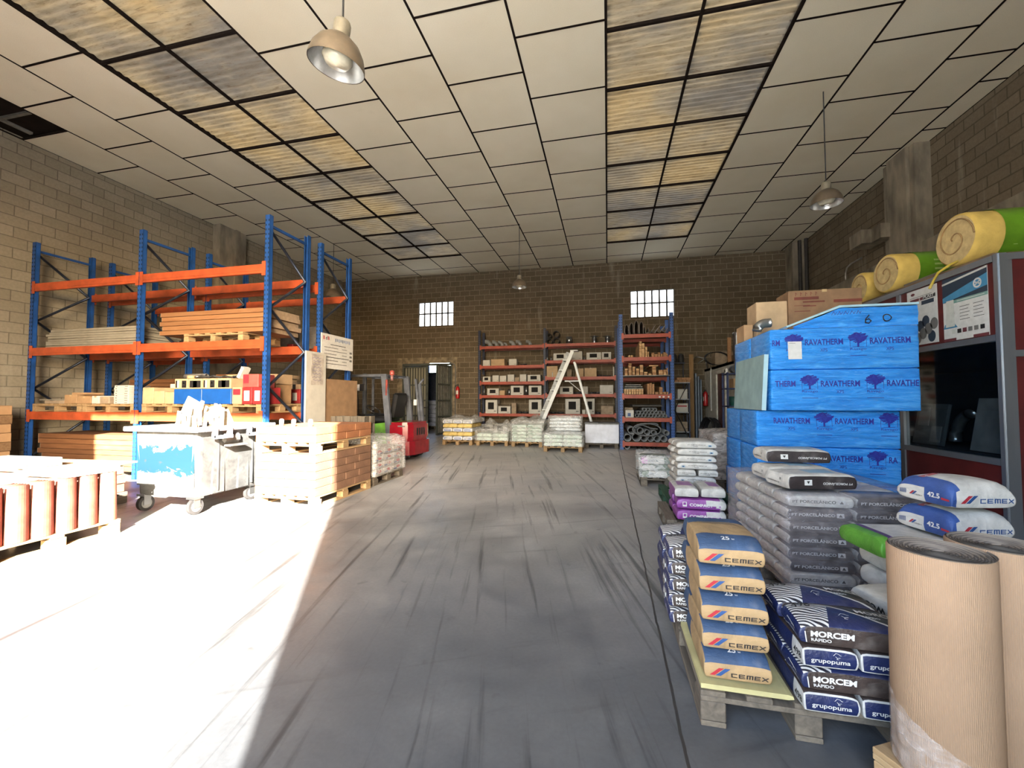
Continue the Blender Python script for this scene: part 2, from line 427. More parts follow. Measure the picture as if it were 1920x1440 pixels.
# concrete posts, ledge and corbel on the side walls
cr = MB(); cr.bb(5.72, XR, 9.5, 10.05, 0, HC); cr.bb(5.78, XR, 9.36, 9.5, 0, HC); cr.bb(5.8, XR, 10.05, 10.3, 0, HC); struct(cr.build('trim_1', M_CONC))
struct(MB().bb(5.36, 5.76, 10.3, 10.75, 4.72, 5.02).bb(5.55, 5.8, 10.0, 10.3, 4.72, 5.02).build('trim_2', M_CONC))
struct(MB().bb(5.7, XR, 14.55, 15.1, 0, HC).build('trim_3', M_CONC))
struct(MB().bb(-10.82, -10.56, 9.4, 10.25, 0, HC).bb(-10.56, -10.5, 9.85, 10.0, 0, HC).build('trim_4', M_CONC))
struct(MB().bb(5.86, XR, -2, 9.36, 4.02, 4.36).bb(5.86, XR, 10.3, 14.5, 4.02, 4.36).build('trim_5', M_CONC))
M_PIPE = mat('pipe_dark', (52, 50, 48), .5)
struct(MB().cyl((5.86, 14.44, 2.4), (5.86, 14.44, HC), .05, m=0).cyl((5.98, 14.3, 2.4), (5.98, 14.3, HC), .05).build('trim_6', M_PIPE))
struct(MB().tube([(5.98, 12.2, 3.6), (5.98, 12.2, 4.6), (5.98, 12.12, 4.72), (5.98, 11.95, 4.76), (5.98, 11.5, 4.76)], .02).build('trim_7', mat('conduit', (150, 146, 138), .5)))
# back windows: six by two frosted panes
t = NT('frosted_glass'); t.set((240, 243, 246), .3); t.b.inputs['Emission Color'].default_value = (.93, .97, 1, 1); t.b.inputs['Emission Strength'].default_value = 3
tr = t.new('BsdfTransparent'); mx = t.new('MixShader'); mx.inputs[0].default_value = .3
t.link(t.b.outputs[0], mx.inputs[1]); t.link(tr.outputs[0], mx.inputs[2]); t.link(mx.outputs[0], t.n['Material Output'].inputs[0]); M_FROST = t.m
M_WF = mat('window_steel', (96, 94, 92), .6)
for k, (a, b) in enumerate((w1, w2)):
    fr = MB(); n = 6
    for i in range(n+1):
        x = a+(b-a)*i/n; fr.bb(x-.03, x+.03, YB+.05, YB+.09, wz0, wz1)
    for z in (wz0, (wz0+wz1)/2+.02, wz1): fr.bb(a, b, YB+.05, YB+.09, z-.026, z+.026)
    o = struct(fr.build('window_%d' % (k+1), M_WF)); MB().bb(a, b, YB+.064, YB+.07, wz0, wz1).build('pane', M_FROST, o)
# doorway: steel frame, barred leaves
M_DOOR = mat('door_steel', (66, 70, 66), .55); M_LINT = mat('lintel', (118, 106, 88), .9, var=.2)
d1 = struct(MB().bb(-8.02, -7.97, YB-.03, YB+.05, 0, 2.75).bb(-5.96, -5.9, YB-.03, YB+.05, 0, 2.75).bb(-8.02, -5.9, YB-.03, YB+.05, 2.7, 2.78).build('door_1', M_DOOR))
struct(MB().bb(-8.25, -5.7, YB-.012, YB, 2.79, 3.02).bb(-8.25, -8.03, YB-.012, YB, 0, 2.79).bb(-5.89, -5.7, YB-.012, YB, 0, 2.79).build('trim_8', M_LINT))
def leaf(w):
    f = MB(); z0, z1 = .05, 2.68
    for x in (0, w): f.bb(x-.035, x+.035, -.03, .03, z0, z1)
    for z in (z0+.04, .72, 1.32, 1.93, z1-.04): f.bb(0, w, -.02, .02, z-.03, z+.03)
    bars = MB(); n = 9
    for i in range(n): x = w*(i+.5)/n; bars.bb(x-.012, x+.012, -.012, .012, z0, z1)
    return f, bars
t = NT('door_mesh_sheet'); t.set((120, 118, 106), .7, 0, .3); M_SHEET = t.m
for nm, hx, w, ang in (('l', -7.96, 1.03, 0), ('r', -5.97, .98, PI+math.radians(82))):
    f, bars = leaf(w); lf = f.build('door_leaf', M_DOOR, d1, (hx, YB-.03, 0), ang)
    bars.build('bars', mat('door_bar', (44, 46, 46), .5), lf)
    MB().bb(0, w, .03, .036, .09, 2.64).build('backing_sheet', M_SHEET, lf) if nm == 'l' else MB().bb(0, w, -.036, -.03, .09, 2.64).build('backing_sheet', mat('door_sheet_lit', (206, 204, 196), .7), lf)  # open leaf's sheet is paler: room light on it put into the colour
    MB().bb(w-.12, w+.02, -.06, -.02, 1.02, 1.06).build('door_handle', mat('black_plastic', (28, 28, 28), .4), lf)
# portal that helps the renderer find the daylight coming through the big front opening
pl = bpy.data.lights.new('doorway_portal', 'AREA'); pl.shape = 'RECTANGLE'; pl.size = 5.04; pl.size_y = 5.1; pl.cycles.is_portal = True
po = bpy.data.objects.new('doorway_portal', pl); COL.objects.link(po); po.location = (-1.68, -2.1, 2.55); po.rotation_euler = (PI/2, 0, 0)
# ================================================================== kits used all over: pallets, bags, film, boxes
KA = .62
W_PAL = wood('pallet_wood', (166, 132, 92), (206, 174, 130), 1)
W_OLD = wood('weathered_wood', (92, 84, 74), (140, 128, 112), 1)
W_GRN = wood('green_painted_wood', (38, 70, 52), (62, 100, 72), 1)
PAL_H = .144
def pallet(label, x, y, w, d, rz=0, m=None, group=None, full=True, z=0, name='pallet'):
    """x, y: front left corner; boards run along the depth d"""
    m = m or W_PAL
    t = thing(name, label, 'pallet', (x, y, z), rz, group)
    bm = MB().box((0, 0, 0), (.098, d, .021), b=.003)
    n = 5 if w < .9 else 6
    me = None
    for i in range(n):
        xx = .049+(w-.098)*i/(n-1)
        if me is None: o = bm.build('deck_board', m, t); me = o.data
        else: o = bpy.data.objects.new('deck_board', me); COL.objects.link(o); o.parent = t
        o.location = (xx, d/2, PAL_H-.0105)
    def rep(nm, mb, locs):
        o = mb.build(nm, m, t); o.location = locs[0]
        for l in locs[1:]:
            c = o.copy(); COL.objects.link(c); c.location = l
    rep('cross_board', MB().box((0, 0, 0), (w, .1, .021), b=.003), [(w/2, yy, PAL_H-.0317) for yy in (.05, d/2, d-.05)])
    if full:
        rep('block', MB().box((0, 0, 0), (.098, .13, .0775), b=.004), [(xx, yy, .0608) for xx in (.049, w/2, w-.049) for yy in (.067, d/2, d-.067)])
        rep('runner', MB().box((0, 0, 0), (.098, d, .0215), b=.003), [(xx, d/2, .0108) for xx in (.049, w/2, w-.049)])
    else:
        rep('block', MB().box((0, 0, 0), (.098, .13, .099), b=.004), [(xx, yy, .0497) for xx in (.049, w/2, w-.049) for yy in (.067, d/2, d-.067)])
    return t
def bag_shape(w, d, h, seed, bul=.0, e1=.16, e2=.3, nz=.006, base=0):
    """returns the map from the plain box (x, y, z) to a filled paper sack"""
    sv = Vector((seed*1.7, seed*.9, seed*2.3))
    def D(p):
        x, y, z = p; u = 2*x/w; v = 2*y/d; t = z/h
        k = 1-e1*abs(u)**8-e2*abs(v)**8
        zz = h*(base+(t-base)*max(.2, k)) if t > base else z
        if base == 0: zz = h*(.42+(t-.42)*max(.25, k)) if False else h*t*max(.3, k)+ .25*h*(1-k)*(1-t)*0 + .22*h*(1-k)
        zz += bul*h*(1-u*u)*(1-v*v)*t
        q = (2*t-1)**2
        x2 = x*(1-.045*q*abs(u)); y2 = y*(1-.035*q*abs(v))
        n = noise.noise_vector(Vector((x*7, y*7, z*9))+sv)*nz + noise.noise_vector(Vector((x*19, y*19, z*19))+sv)*nz*.4
        xx = max(-w/2, min(w/2, x2+n.x*.8)); yy = max(-d/2, min(d/2, y2+n.y*.8)); zz = max(.0005, zz+n.z*t*.8)
        return Vector((xx, yy, zz if bul else min(zz, h)))
    return D
def bag(name, w, d, h, seed, mats, fn=None, parent=None, xs=(), ys=(), zs=(), nx=10, ny=14, nz_=5, **k):
    """paper sack centred on x,y with its underside at z = 0; fn(face, u, v, t) picks the material of each patch"""
    D = bag_shape(w, d, h, seed, **k)
    def axis(n, L, ex, off=0):
        a = [off-L/2+L*i/n for i in range(n+1)]+[off-L/2+L*.02, off+L/2-L*.02]+list(ex)
        a = sorted(a); r = [a[0]]
        for q in a[1:]:
            if q-r[-1] > L*.004: r.append(q)
        return r
    X = axis(nx, w, xs); Y = axis(ny, d, ys); Z = [z for z in axis(nz_, h, zs, h/2)]
    mb = MB(); idx = {}
    def vid(i, j, k_):
        key = (i, j, k_)
        if key not in idx: idx[key] = len(mb.v); mb.v.append(tuple(D((X[i], Y[j], Z[k_]))))
        return idx[key]
    def quad(a, f, c):
        mb.f.append(a); mb.sm.append(True)
        mb.m.append(fn(f, 2*c[0]/w, 2*c[1]/d, c[2]/h) if fn else 0)
    I, J, K = len(X)-1, len(Y)-1, len(Z)-1
    mid = lambda a, i: (a[i]+a[i+1])/2
    for i in range(I):
        for j in range(J):
            quad((vid(i, j, 0), vid(i, j+1, 0), vid(i+1, j+1, 0), vid(i+1, j, 0)), 'b', (mid(X, i), mid(Y, j), 0))
            quad((vid(i, j, K), vid(i+1, j, K), vid(i+1, j+1, K), vid(i, j+1, K)), 't', (mid(X, i), mid(Y, j), h))
    for i in range(I):
        for k_ in range(K):
            quad((vid(i, 0, k_), vid(i+1, 0, k_), vid(i+1, 0, k_+1), vid(i, 0, k_+1)), 'f', (mid(X, i), -d/2, mid(Z, k_)))
            quad((vid(i, J, k_), vid(i, J, k_+1), vid(i+1, J, k_+1), vid(i+1, J, k_)), 'k', (mid(X, i), d/2, mid(Z, k_)))
    for j in range(J):
        for k_ in range(K):
            quad((vid(0, j, k_), vid(0, j, k_+1), vid(0, j+1, k_+1), vid(0, j+1, k_)), 'l', (-w/2, mid(Y, j), mid(Z, k_)))
            quad((vid(I, j, k_), vid(I, j+1, k_), vid(I, j+1, k_+1), vid(I, j, k_+1)), 'r', (w/2, mid(Y, j), mid(Z, k_)))
    o = mb.build(name, mats, parent)
    F = lambda a, b, e: D((a, -d/2, b))+Vector((0, -e, 0))
    T = lambda a, b, e: D((a, b, h))+Vector((0, 0, e))
    L = lambda a, b, e: D((-w/2, -a, b))+Vector((-e, 0, 0))
    return o, F, T, L
def paper(name, col, rough=.65, var=.1, bump=.5, spec=.3):
    """creased sack paper or plastic"""
    if name in _MC: return _MC[name]
    t = NT(name); p = t.obj(); col = lk(col)
    n = t.noise(p, 9, 6, .6, .8); n2 = t.noise(t.scale(p, (1, 1, 2)), 26, 4, .6, 1.5); n3 = t.noise(p, 5, 4)
    c = t.ramp(n, [(.3, tuple(v*(1-var*1.4) for v in col)), (.7, tuple(min(255, v*(1+var)) for v in col))])
    c = t.mix(t.ramp(n3, [(.6, (0, 0, 0)), (.8, (.22, .22, .22))]), c, (190, 182, 172))      # cement dust
    t.set(c, rough, 0, spec)
    t.bump(t.math('ADD', n, t.math('MULTIPLY', n2, .5)), bump, .012)
    _MC[name] = t.m; return t.m
INK = lambda nm, c, r=.55: mat('ink_'+nm, c, r, var=.03, scale=20)
I_WHITE = INK('white', (236, 234, 230)); I_BLACK = INK('black', (36, 34, 36)); I_RED = INK('red', (186, 44, 58)); I_BLUE = INK('blue', (44, 82, 140))
I_NAVY = INK('navy', (28, 38, 84)); I_GREY = INK('grey', (120, 118, 116)); I_SKY = INK('sky', (150, 186, 210))
def cemex_word(A, x, y, h, m):
    w = h*.92; s = h*.2; q = s/2; g = h*1.14
    def L(k, pts): A.line([(x+k*g+px*w, y+py*h) for px, py in pts], s, m)
    L(0, [(1, .9), (.1, .9), (.1, .1), (1, .1)])
    L(1, [(1, .9), (.1, .9), (.1, .1), (1, .1)]); L(1, [(.1, .5), (.9, .5)])
    L(2, [(.1, 0), (.1, .9), (.95, .9), (.95, 0)]); L(2, [(.52, .9), (.52, 0)])
    L(3, [(1, .9), (.1, .9), (.1, .1), (1, .1)]); L(3, [(.1, .5), (.9, .5)])
    L(4, [(.02, 1), (.98, 0)]); L(4, [(.02, 0), (.98, 1)])
    return x+5*g
def cemex_mark(A, x, y, h, red, blue):
    """two slanted parallel bars"""
    for k, m in ((0, red), (.5*h, blue)):
        A.poly([(x+k, y), (x+k+.42*h, y), (x+k+1.2*h, y+h), (x+k+.78*h, y+h)], m)
def film(name, w, d, h, label, loc, rz=0, m=None, seed=1, amp=.03, droop=.0, group=None, parent=None, z0=0., peak=None, cat='plastic sheet', n=18):
    """stretched or draped plastic over a load, open underneath; origin at the centre of its base"""
    sv = Vector((seed*3.3, seed*1.1, 0))
    def D(x, y, z):
        q = Vector((x, y, z))
        nn = noise.noise_vector(q*5+sv)*amp+noise.noise_vector(q*13+sv)*amp*.45
        t = (z-z0)/max(h-z0, .01)
        zz = z+(abs(nn.z) if t > .98 else nn.z*(1 if t > 0 else 0))
        if t > .98:
            e = max(abs(2*x/w), abs(2*y/d)); zz -= droop*e**4*h
            if peak: zz += peak*max(0, noise.noise(Vector((x*3.2, y*3.2, seed*5.))))*(1-e**6)
        ox = x*(1+0.0)+abs(nn.x)*(1 if x > 0 else -1)*(abs(2*x/w) > .97)
        oy = y+abs(nn.y)*(1 if y > 0 else -1)*(abs(2*y/d) > .97)
        return (ox, oy, zz)
    mb = MB(); idx = {}
    X = [-w/2+w*i/n for i in range(n+1)]; Y = [-d/2+d*i/n for i in range(n+1)]; kz = 9; Z = [z0+(h-z0)*i/kz for i in range(kz+1)]
    def vid(i, j, k):
        key = (i, j, k)
        if key not in idx: idx[key] = len(mb.v); mb.v.append(D(X[i], Y[j], Z[k]))
        return idx[key]
    def q(*a): mb.f.append(a); mb.m.append(0); mb.sm.append(True)
    for i in range(n):
        for j in range(n): q(vid(i, j, kz), vid(i+1, j, kz), vid(i+1, j+1, kz), vid(i, j+1, kz))
        for k in range(kz):
            q(vid(i, 0, k), vid(i+1, 0, k), vid(i+1, 0, k+1), vid(i, 0, k+1)); q(vid(i, n, k), vid(i, n, k+1), vid(i+1, n, k+1), vid(i+1, n, k))
            q(vid(0, i, k), vid(0, i, k+1), vid(0, i+1, k+1), vid(0, i+1, k)); q(vid(n, i, k), vid(n, i+1, k), vid(n, i+1, k+1), vid(n, i, k+1))
    o = mb.build(name, m, None, loc, rz)
    return tag(o, label, cat, group)
F_CLEAR = film_mat('film_clear', (228, 228, 226), .3, .12, 9, .7)
F_DUST = film_mat('film_dusty', (186, 178, 174), .62, .3, 7, .8)
F_SOFT = film_mat('film_soft', (206, 204, 200), .3, .16, 5, .7)
KA = .66
CARD = mat('cardboard', (186, 148, 108), .8, var=.07, scale=5, bump=.05)
CARD2 = mat('cardboard_pale', (204, 172, 134), .8, var=.07, scale=5)
CARDW = mat('carton_white', (216, 212, 204), .7, var=.05, scale=5)
TAPE = mat('packing_tape', (196, 166, 122), .3, var=.05)
def carton(label, x, y, z, w, d, h, m=None, rz=0, cat='box', group=None, tape=True, bands=None, name='cardboard_box', art=None, artm=None):
    """x, y: centre of the front edge; closed carton with seam tape"""
    t = thing(name, label, cat, (x, y, z), rz, group)
    MB().box((0, d/2, h/2), (w, d, h), b=min(.006, h*.05)).build('carton', m or CARD, t)
    if tape: MB().bb(-.025, .025, -.0012, d+.0012, h-.03, h+.0012).build('tape', TAPE, t)
    if bands:
        mb = MB()
        for x0, x1, z0, z1, k in bands: mb.bb(w*x0, w*x1, -.0016, .0, h*z0, h*z1, k)
        mb.build('printed_band', [I_BLACK, I_WHITE, I_RED, I_GREY, I_BLUE], t)
    if art:
        A = Flat(); art(A, w, h); A.lay('printed_label', artm or [I_BLACK, I_WHITE, I_RED, I_BLUE], face((0, 0, 0), (1, 0, 0), (0, 0, 1), (0, -1, 0)), t)
    return t
# ================================================================== right foreground
KA = .6
KRAFT = paper('kraft_sack', (188, 156, 112)); KBLUE = paper('kraft_blue_print', (60, 84, 118))
def cemex_kraft():
    t = thing('cement_bag', 'x', 'cement bag', group='kraft cement bags stacked on the grey front pallet')
    w, d, h = .262, .42, .113
    def fn(f, u, v, tt):
        if f == 't': return 1 if (v < -.58 or v > .3) else 0
        if f in 'lr': return 1 if v > .45 else 0
        return 1 if f == 'f' and tt > .86 else 0
    o, F, T, L = bag('sack', w, d, h, 3, [KRAFT, KBLUE], fn, t, ys=(-.58*d/2, .3*d/2, .45*d/2), zs=(.86*h,), bul=.02, e1=.1, e2=.34, nz=.004)
    o.location = (0, d/2, 0)
    A = Flat(); cemex_mark(A, -.112, .02, .05, 1, 2); cemex_word(A, -.025, .02, .026, 0)
    o2 = A.lay('lettering', [I_BLACK, I_RED, I_BLUE], F, t); o2.location = (0, d/2, 0)
    B = Flat(); B.text('25', -.03, -.182, .026, 0); B.text('kg', .012, -.182, .012, 0)
    o3 = B.lay('weight_print', [I_WHITE], T, t, eps=.003); o3.location = (0, d/2, 0)
    Cc = Flat(); Cc.rect(-.09, .06, .05, .058, 0); Cc.rect(-.07, .08, .03, .037, 0); 
    o4 = Cc.lay('end_print', [I_GREY], T, t, eps=.004); o4.location = (0, d/2, 0)
    return t
ck = cemex_kraft()
zz = [.166+.1185*i for i in range(5)]; off = [(.525, 1.962, 0), (.522, 1.975, .012), (.519, 1.968, -.01), (.516, 1.985, .014), (.512, 1.975, -.012)]
for i in range(5):
    lab = 'kraft and blue cement bag, %s of five on grey pallet' % level(i, 5, 'bag')
    if i == 0: ck.location = (off[0][0], off[0][1], zz[0]); ck['label'] = lab; ck.rotation_euler.z = off[0][2]
    else: dup(ck, (off[i][0], off[i][1], zz[i]), off[i][2], lab)
palA = pallet('weathered grey wooden pallet at front right under the kraft cement bags', .37, 1.92, .8, 1.2, 0, W_OLD)
FOAMY = mat('foam_sheet_yellow', (206, 196, 140), .7, var=.08)
tag(MB().prism([(-.2, 0), (.13, 0), (.15, .004), (.147, .016), (.13, .02), (-.2, .02)], 0, .5).build('foam_sheet', FOAMY, None, (.575, 1.935, .1445)), 'pale yellow foam sheet between the grey pallet and kraft bags', 'foam sheet')
# dark mortar sacks
def mortar_mat():
    t = NT('mortar_sack_top'); p = t.obj(); sx = t.new('SeparateXYZ'); t.link(p, sx.inputs[0])
    r = t.math('ADD', t.math('MULTIPLY', sx.outputs[0], 1/.4), .5); s = t.math('ADD', t.math('MULTIPLY', sx.outputs[1], 1/.19), .5)
    f = t.math('ADD', s, t.math('SUBTRACT', t.math('MULTIPLY', t.math('SUBTRACT', r, .22), 1/.72), 1.))   # >0 brown, <0 navy
    wn_ = t.math('MULTIPLY', t.math('SUBTRACT', t.noise(p, 6, 2), .5), .5)
    stripe = t.math('GREATER_THAN', t.math('SINE', t.math('MULTIPLY', t.math('ADD', t.math('ADD', s, t.math('MULTIPLY', r, .9)), wn_), 64)), .05)
    nav = (24, 32, 66); brn = (46, 38, 36)
    zone = t.math('LESS_THAN', t.math('SUBTRACT', r, t.math('MULTIPLY', s, .16)), .26)
    c = t.mix(stripe, (186, 184, 180), (34, 34, 44)); c = t.mix(zone, nav, c)
    c = t.mix(t.math('GREATER_THAN', f, 0.), c, brn)
    c = t.mix(t.math('LESS_THAN', t.math('ABSOLUTE', f), .03), c, (186, 184, 180))
    n = t.noise(p, 9, 6, .6, .8); n3 = t.noise(p, 6, 5)
    c = t.mix(.5, c, t.ramp(n, [(.3, (.8, .8, .8)), (.7, (1.2, 1.2, 1.2))]), 'MULTIPLY')
    c = t.mix(t.ramp(n3, [(.55, (0, 0, 0)), (.8, (.3, .3, .3))]), c, (150, 142, 136))
    t.set(c, .42, 0, .5); t.bump(n, .6, .012); return t.m
MTOP = mortar_mat(); MBRN = paper('mortar_sack_brown', (66, 54, 50), .42, spec=.5); MNAV = paper('mortar_sack_navy', (32, 44, 92), .42, spec=.5); MWHT = paper('mortar_sack_white', (220, 218, 214), .5)
GP = 'mortar sacks stacked on the grey front pallet'
def puma(A, x, y, s, m):
    A.line([(x, y+.55*s), (x+.35*s, y+.95*s), (x+.7*s, y+.85*s), (x+.9*s, y+.6*s)], .05*s, m)
    A.line([(x+.25*s, y+.45*s), (x+.45*s, y+.2*s), (x+.85*s, y+.3*s)], .05*s, m)
    A.line([(x+.45*s, y+.2*s), (x+.4*s, y), (x+.65*s, y-.02*s)], .045*s, m); A.line([(x+.95*s, y+.72*s), (x+1.02*s, y+.6*s)], .04*s, m)
def mortar_side(bul=0):
    w, d, h = .4, .19, .084
    t = thing('mortar_bag', 'x', 'mortar bag', group=GP)
    o, F, T, L = bag('sack', w, d, h, 5, [MBRN, MTOP, MNAV], lambda f, u, v, tt: 1 if f == 't' else (2 if f == 'l' or (f == 'f' and u < -.9) else 0), t, xs=(-.9*w/2,), bul=bul, e1=.22, e2=.16, nx=14, ny=8, nz=.005)
    A = Flat(); A.text('MORCEM', -.16, .036, .028, 0, bold=.04); A.text('RÁPIDO', -.16, .014, .019, 0, bold=.025); A.rect(-.182, -.178, .004, .062, 0)
    A.lay('lettering', [I_WHITE], F, t)
    B = Flat(); B.line([(-.07, .01), (-.02, .06), (.05, .05)], .004, 0); B.line([(-.05, .012), (.0, .03), (.07, .02)], .003, 0); puma(B, .02, .02, .035, 0)
    B.lay('end_print', [I_WHITE], L, t)
    if bul:
        Cc = Flat(); Cc.text('498', -.185, .03, .04, 0, w=.075, bold=0); Cc.text('MORCEM', .04, .0, .03, 1, bold=.02); Cc.text('RÁPIDO', .05, -.03, .016, 1); puma(Cc, -.04, -.06, .035, 1)
        Cc.lay('top_print', [I_BLACK, I_WHITE], T, t, eps=.004)
    return t
def mortar_end():
    w, d, h = .192, .38, .084
    t = thing('mortar_bag', 'x', 'mortar bag', group=GP)
    o, F, T, L = bag('sack', w, d, h, 8, [MNAV, MWHT, MBRN], lambda f, u, v, tt: (1 if f == 'f' and (abs(u) > .93 or tt > .9 or tt < .06) else (1 if f == 'l' and v < -.5 else (2 if f in 't' else 0))), t, xs=(-.93*w/2, .93*w/2), ys=(-.5*d/2,), zs=(.9*h, .06*h), e1=.16, e2=.14, nz=.005)
    A = Flat(); A.text('grupopuma', -.068, .018, .02, 0, w=.136, bold=.012); puma(A, .012, .046, .026, 0); A.lay('lettering', [I_WHITE], F, t)
    B = Flat(); B.text('498', .115, .02, .034, 0, w=.06, bold=.01); B.lay('end_print', [I_BLACK], L, t)
    return t
ms = mortar_side(); mst = mortar_side(.14); me_ = mortar_end()
H0 = PAL_H+.001; lh = .0855
def put(src, used, *a, **k):
    if used: return dup(src, *a, **k)
    loc, rz, lab = a[0], a[1], a[2]; src.location = loc; src.rotation_euler = (0, 0, rz); src['label'] = lab
    return src
put(me_, 0, (.832, 2.07, H0), 0, 'navy end of a mortar sack, left one of the lowest layer on grey pallet')
put(me_, 1, (1.035, 2.07, H0), -.015, 'navy end of a mortar sack, right one of the lowest layer beside cardboard roll')
put(ms, 0, (.93, 1.975, H0+lh), 0, 'dark brown mortar sack lying sideways, second layer from the bottom, front')
put(ms, 1, (.93, 2.172, H0+lh), 0, 'dark brown mortar sack, second layer from the bottom, behind the front one')
put(me_, 1, (.828, 2.07, H0+2*lh), .02, 'navy end of a mortar sack, left one of the third layer, under topmost brown sack')
put(me_, 1, (1.032, 2.07, H0+2*lh), -.01, 'navy end of a mortar sack, right one of the third layer')
put(mst, 0, (.93, 1.975, H0+3*lh), -.03, 'dark brown mortar sack with striped corner, topmost in front, beside kraft bags')
put(mst, 1, (.915, 2.18, H0+3*lh), .03, 'dark brown mortar sack with striped corner, topmost row at the back')
for i in range(5):
    dup(ms if i < 4 else mst, (.515, 2.54, H0+lh*i), .02*(-1)**i, 'dark mortar sack behind the kraft bags, %s' % level(i, 5), group='mortar sacks behind the kraft bags')
    if i > 2: dup(ms if i < 4 else mst, (.51, 2.76, H0+lh*i), 0, 'dark mortar sack at far end of grey pallet, %s' % level(i, 5), group='mortar sacks behind the kraft bags')
    else: dup(me_, (.42, 2.85, H0+lh*i), 0, 'navy mortar sack at far end of grey pallet, %s' % level(i, 5), group='mortar sacks behind the kraft bags')
# rolls of corrugated cardboard on a light pallet
def corrug():
    t = NT('corrugated_card'); p = t.obj(); sx = t.new('SeparateXYZ'); t.link(p, sx.inputs[0])
    a = t.math('ARCTAN2', sx.outputs[1], sx.outputs[0]); wv = t.math('SINE', t.math('MULTIPLY', a, 170))
    wz = t.math('SINE', t.math('MULTIPLY', sx.outputs[2], 1400))
    n = t.noise(p, 3, 4)
    c = t.ramp(n, [(.3, (138, 114, 92)), (.7, (152, 126, 102))])
    c = t.mix(t.math('MULTIPLY', t.math('ADD', wv, 1.), .07), c, (150, 112, 80))
    t.set(c, .8, 0, .2); t.bump(t.math('ADD', wv, t.math('MULTIPLY', wz, .25)), .25, .004); return t.m
M_COR = corrug()
t = NT('roll_end'); p = t.obj(); sx = t.new('SeparateXYZ'); t.link(p, sx.inputs[0])
rr = t.math('SQRT', t.math('ADD', t.math('POWER', sx.outputs[0], 2.), t.math('POWER', sx.outputs[1], 2.)))
wv = t.math('SINE', t.math('ADD', t.math('MULTIPLY', rr, 900), t.math('MULTIPLY', t.noise(p, 9, 3), 8)))
t.set(t.mix(t.math('MULTIPLY', t.math('ADD', wv, 1.), .4), (128, 116, 104), (74, 66, 60)), .9); M_REND = t.m
def card_roll(label, x, y, tilt):
    t = thing('cardboard_roll', label, 'roll', (x, y, PAL_H+.0015), tilt, 'brown rolls of corrugated cardboard')
    R, Hh = .132, .715
    mb = MB(); n = 64
    prof = [(R-.004, 0), (R, .004), (R, Hh-.006), (R-.004, Hh)]
    mb.lathe(prof, n); mb.lathe([(0, 0), (R-.004, 0)], n, 1, smooth=False)
    mb.build('roll', [M_COR, M_REND], t)
    vs = []; fs = []                                                # spiral of wound layers seen on the end
    N = 420
    for i in range(N+1):
        a = i/N*2*PI*9; r = .012+(R-.016)*i/N; zz_ = Hh-.010+.008*(i/N)**2
        vs += [(r*math.cos(a), r*math.sin(a), zz_), ((r+.005)*math.cos(a), (r+.005)*math.sin(a), zz_+.006)]
    for i in range(N): fs.append((2*i, 2*i+1, 2*i+3, 2*i+2))
    MB().add(vs, fs, 0, None, True).lathe([(0, Hh-.014), (R-.004, Hh-.006)], n, 0).build('wound_end', M_REND, t)
    return t
def wrap_foot(t):
    fw = MB(); vs = []; fs = []; n = 40
    for i in range(n+1):
        a = math.radians(120+i*(230/n))
        for q, zz_ in enumerate((.006, .155-.15*i/n+.02*math.sin(i*.7), .28-.27*i/n)):
            R = .1345+.003*math.sin(i*1.7+q); vs.append((R*math.cos(a), R*math.sin(a), max(.004, zz_)+.001*q))
    for i in range(n):
        for q in range(2): fs.append((3*i+q, 3*i+3+q, 3*i+4+q, 3*i+1+q))
    fw.add(vs, fs, 0, None, True).build('stretch_film', film_mat('film_roll', (226, 214, 206), .22, .15, 12, .8), t)
wrap_foot(card_roll('brown roll of corrugated cardboard standing on end at the right, wholly in view', 1.072, 1.69, (0, 0, 0)))
card_roll('brown roll of corrugated cardboard cut off by the right edge of the photo', 1.318, 1.806, (0, 0, .4))
palC = pallet('light wooden pallet corner under the brown cardboard rolls', .895+.02, 1.749, .9, .62, 0, W_PAL)
palC.rotation_euler = (0, 0, math.radians(27.5)); _v = Matrix.Rotation(math.radians(27.5), 3, 'Z') @ Vector((0, .62, 0)); palC.location = (.895-_v.x, 1.752-_v.y, 0)
# stack behind the rolls: white sacks with the two white cement bags on top
WH = paper('white_sack', (222, 218, 210), .5); GRN = paper('green_sack', (96, 160, 56), .5); LIL = paper('purple_sack', (104, 66, 120), .5); WBL = paper('white_sack_blue', (62, 92, 158), .5)
pallet('wooden pallet hidden behind the brown cardboard rolls under white sacks', 1.22, 2.29, .8, .72, 0, W_PAL, full=False)
def plain(label, w, d, h, x, y, z, m, rz=0, cat='bag', group=None, seed=1, bul=0, e1=.16, e2=.2, art=None, artm=None, name='mortar_bag', fn=None, xs=(), ys=(), zs=(), src=None, nz=.006):
    """x, y: middle of the front edge"""
    t = thing(name, label, cat, (x, y, z), rz, group)
    o, F, T, L = bag('sack', w, d, h, seed, m if isinstance(m, list) else [m], fn, t, xs=xs, ys=ys, zs=zs, bul=bul, e1=e1, e2=e2, nz=nz); o.location = (0, d/2, 0)
    if art:
        for k, (fnc, draw) in enumerate((('F', art.get('F')), ('T', art.get('T')), ('L', art.get('L')))):
            if draw:
                A = Flat(); draw(A); q = A.lay('lettering' if fnc == 'F' else 'top_print' if fnc == 'T' else 'end_print', artm, {'F': F, 'T': T, 'L': L}[fnc], t, eps=.002 if fnc != 'T' else .004); q.location = (0, d/2, 0)
    return t
for i in range(4):
    plain('white sack hidden behind the brown rolls, %s of its stack' % level(i, 5), .36, .3, .11, 1.56, 2.42, .146+.112*i, WH, .12, seed=20+i, name='mortar_bag', group='white sacks behind the cardboard rolls')
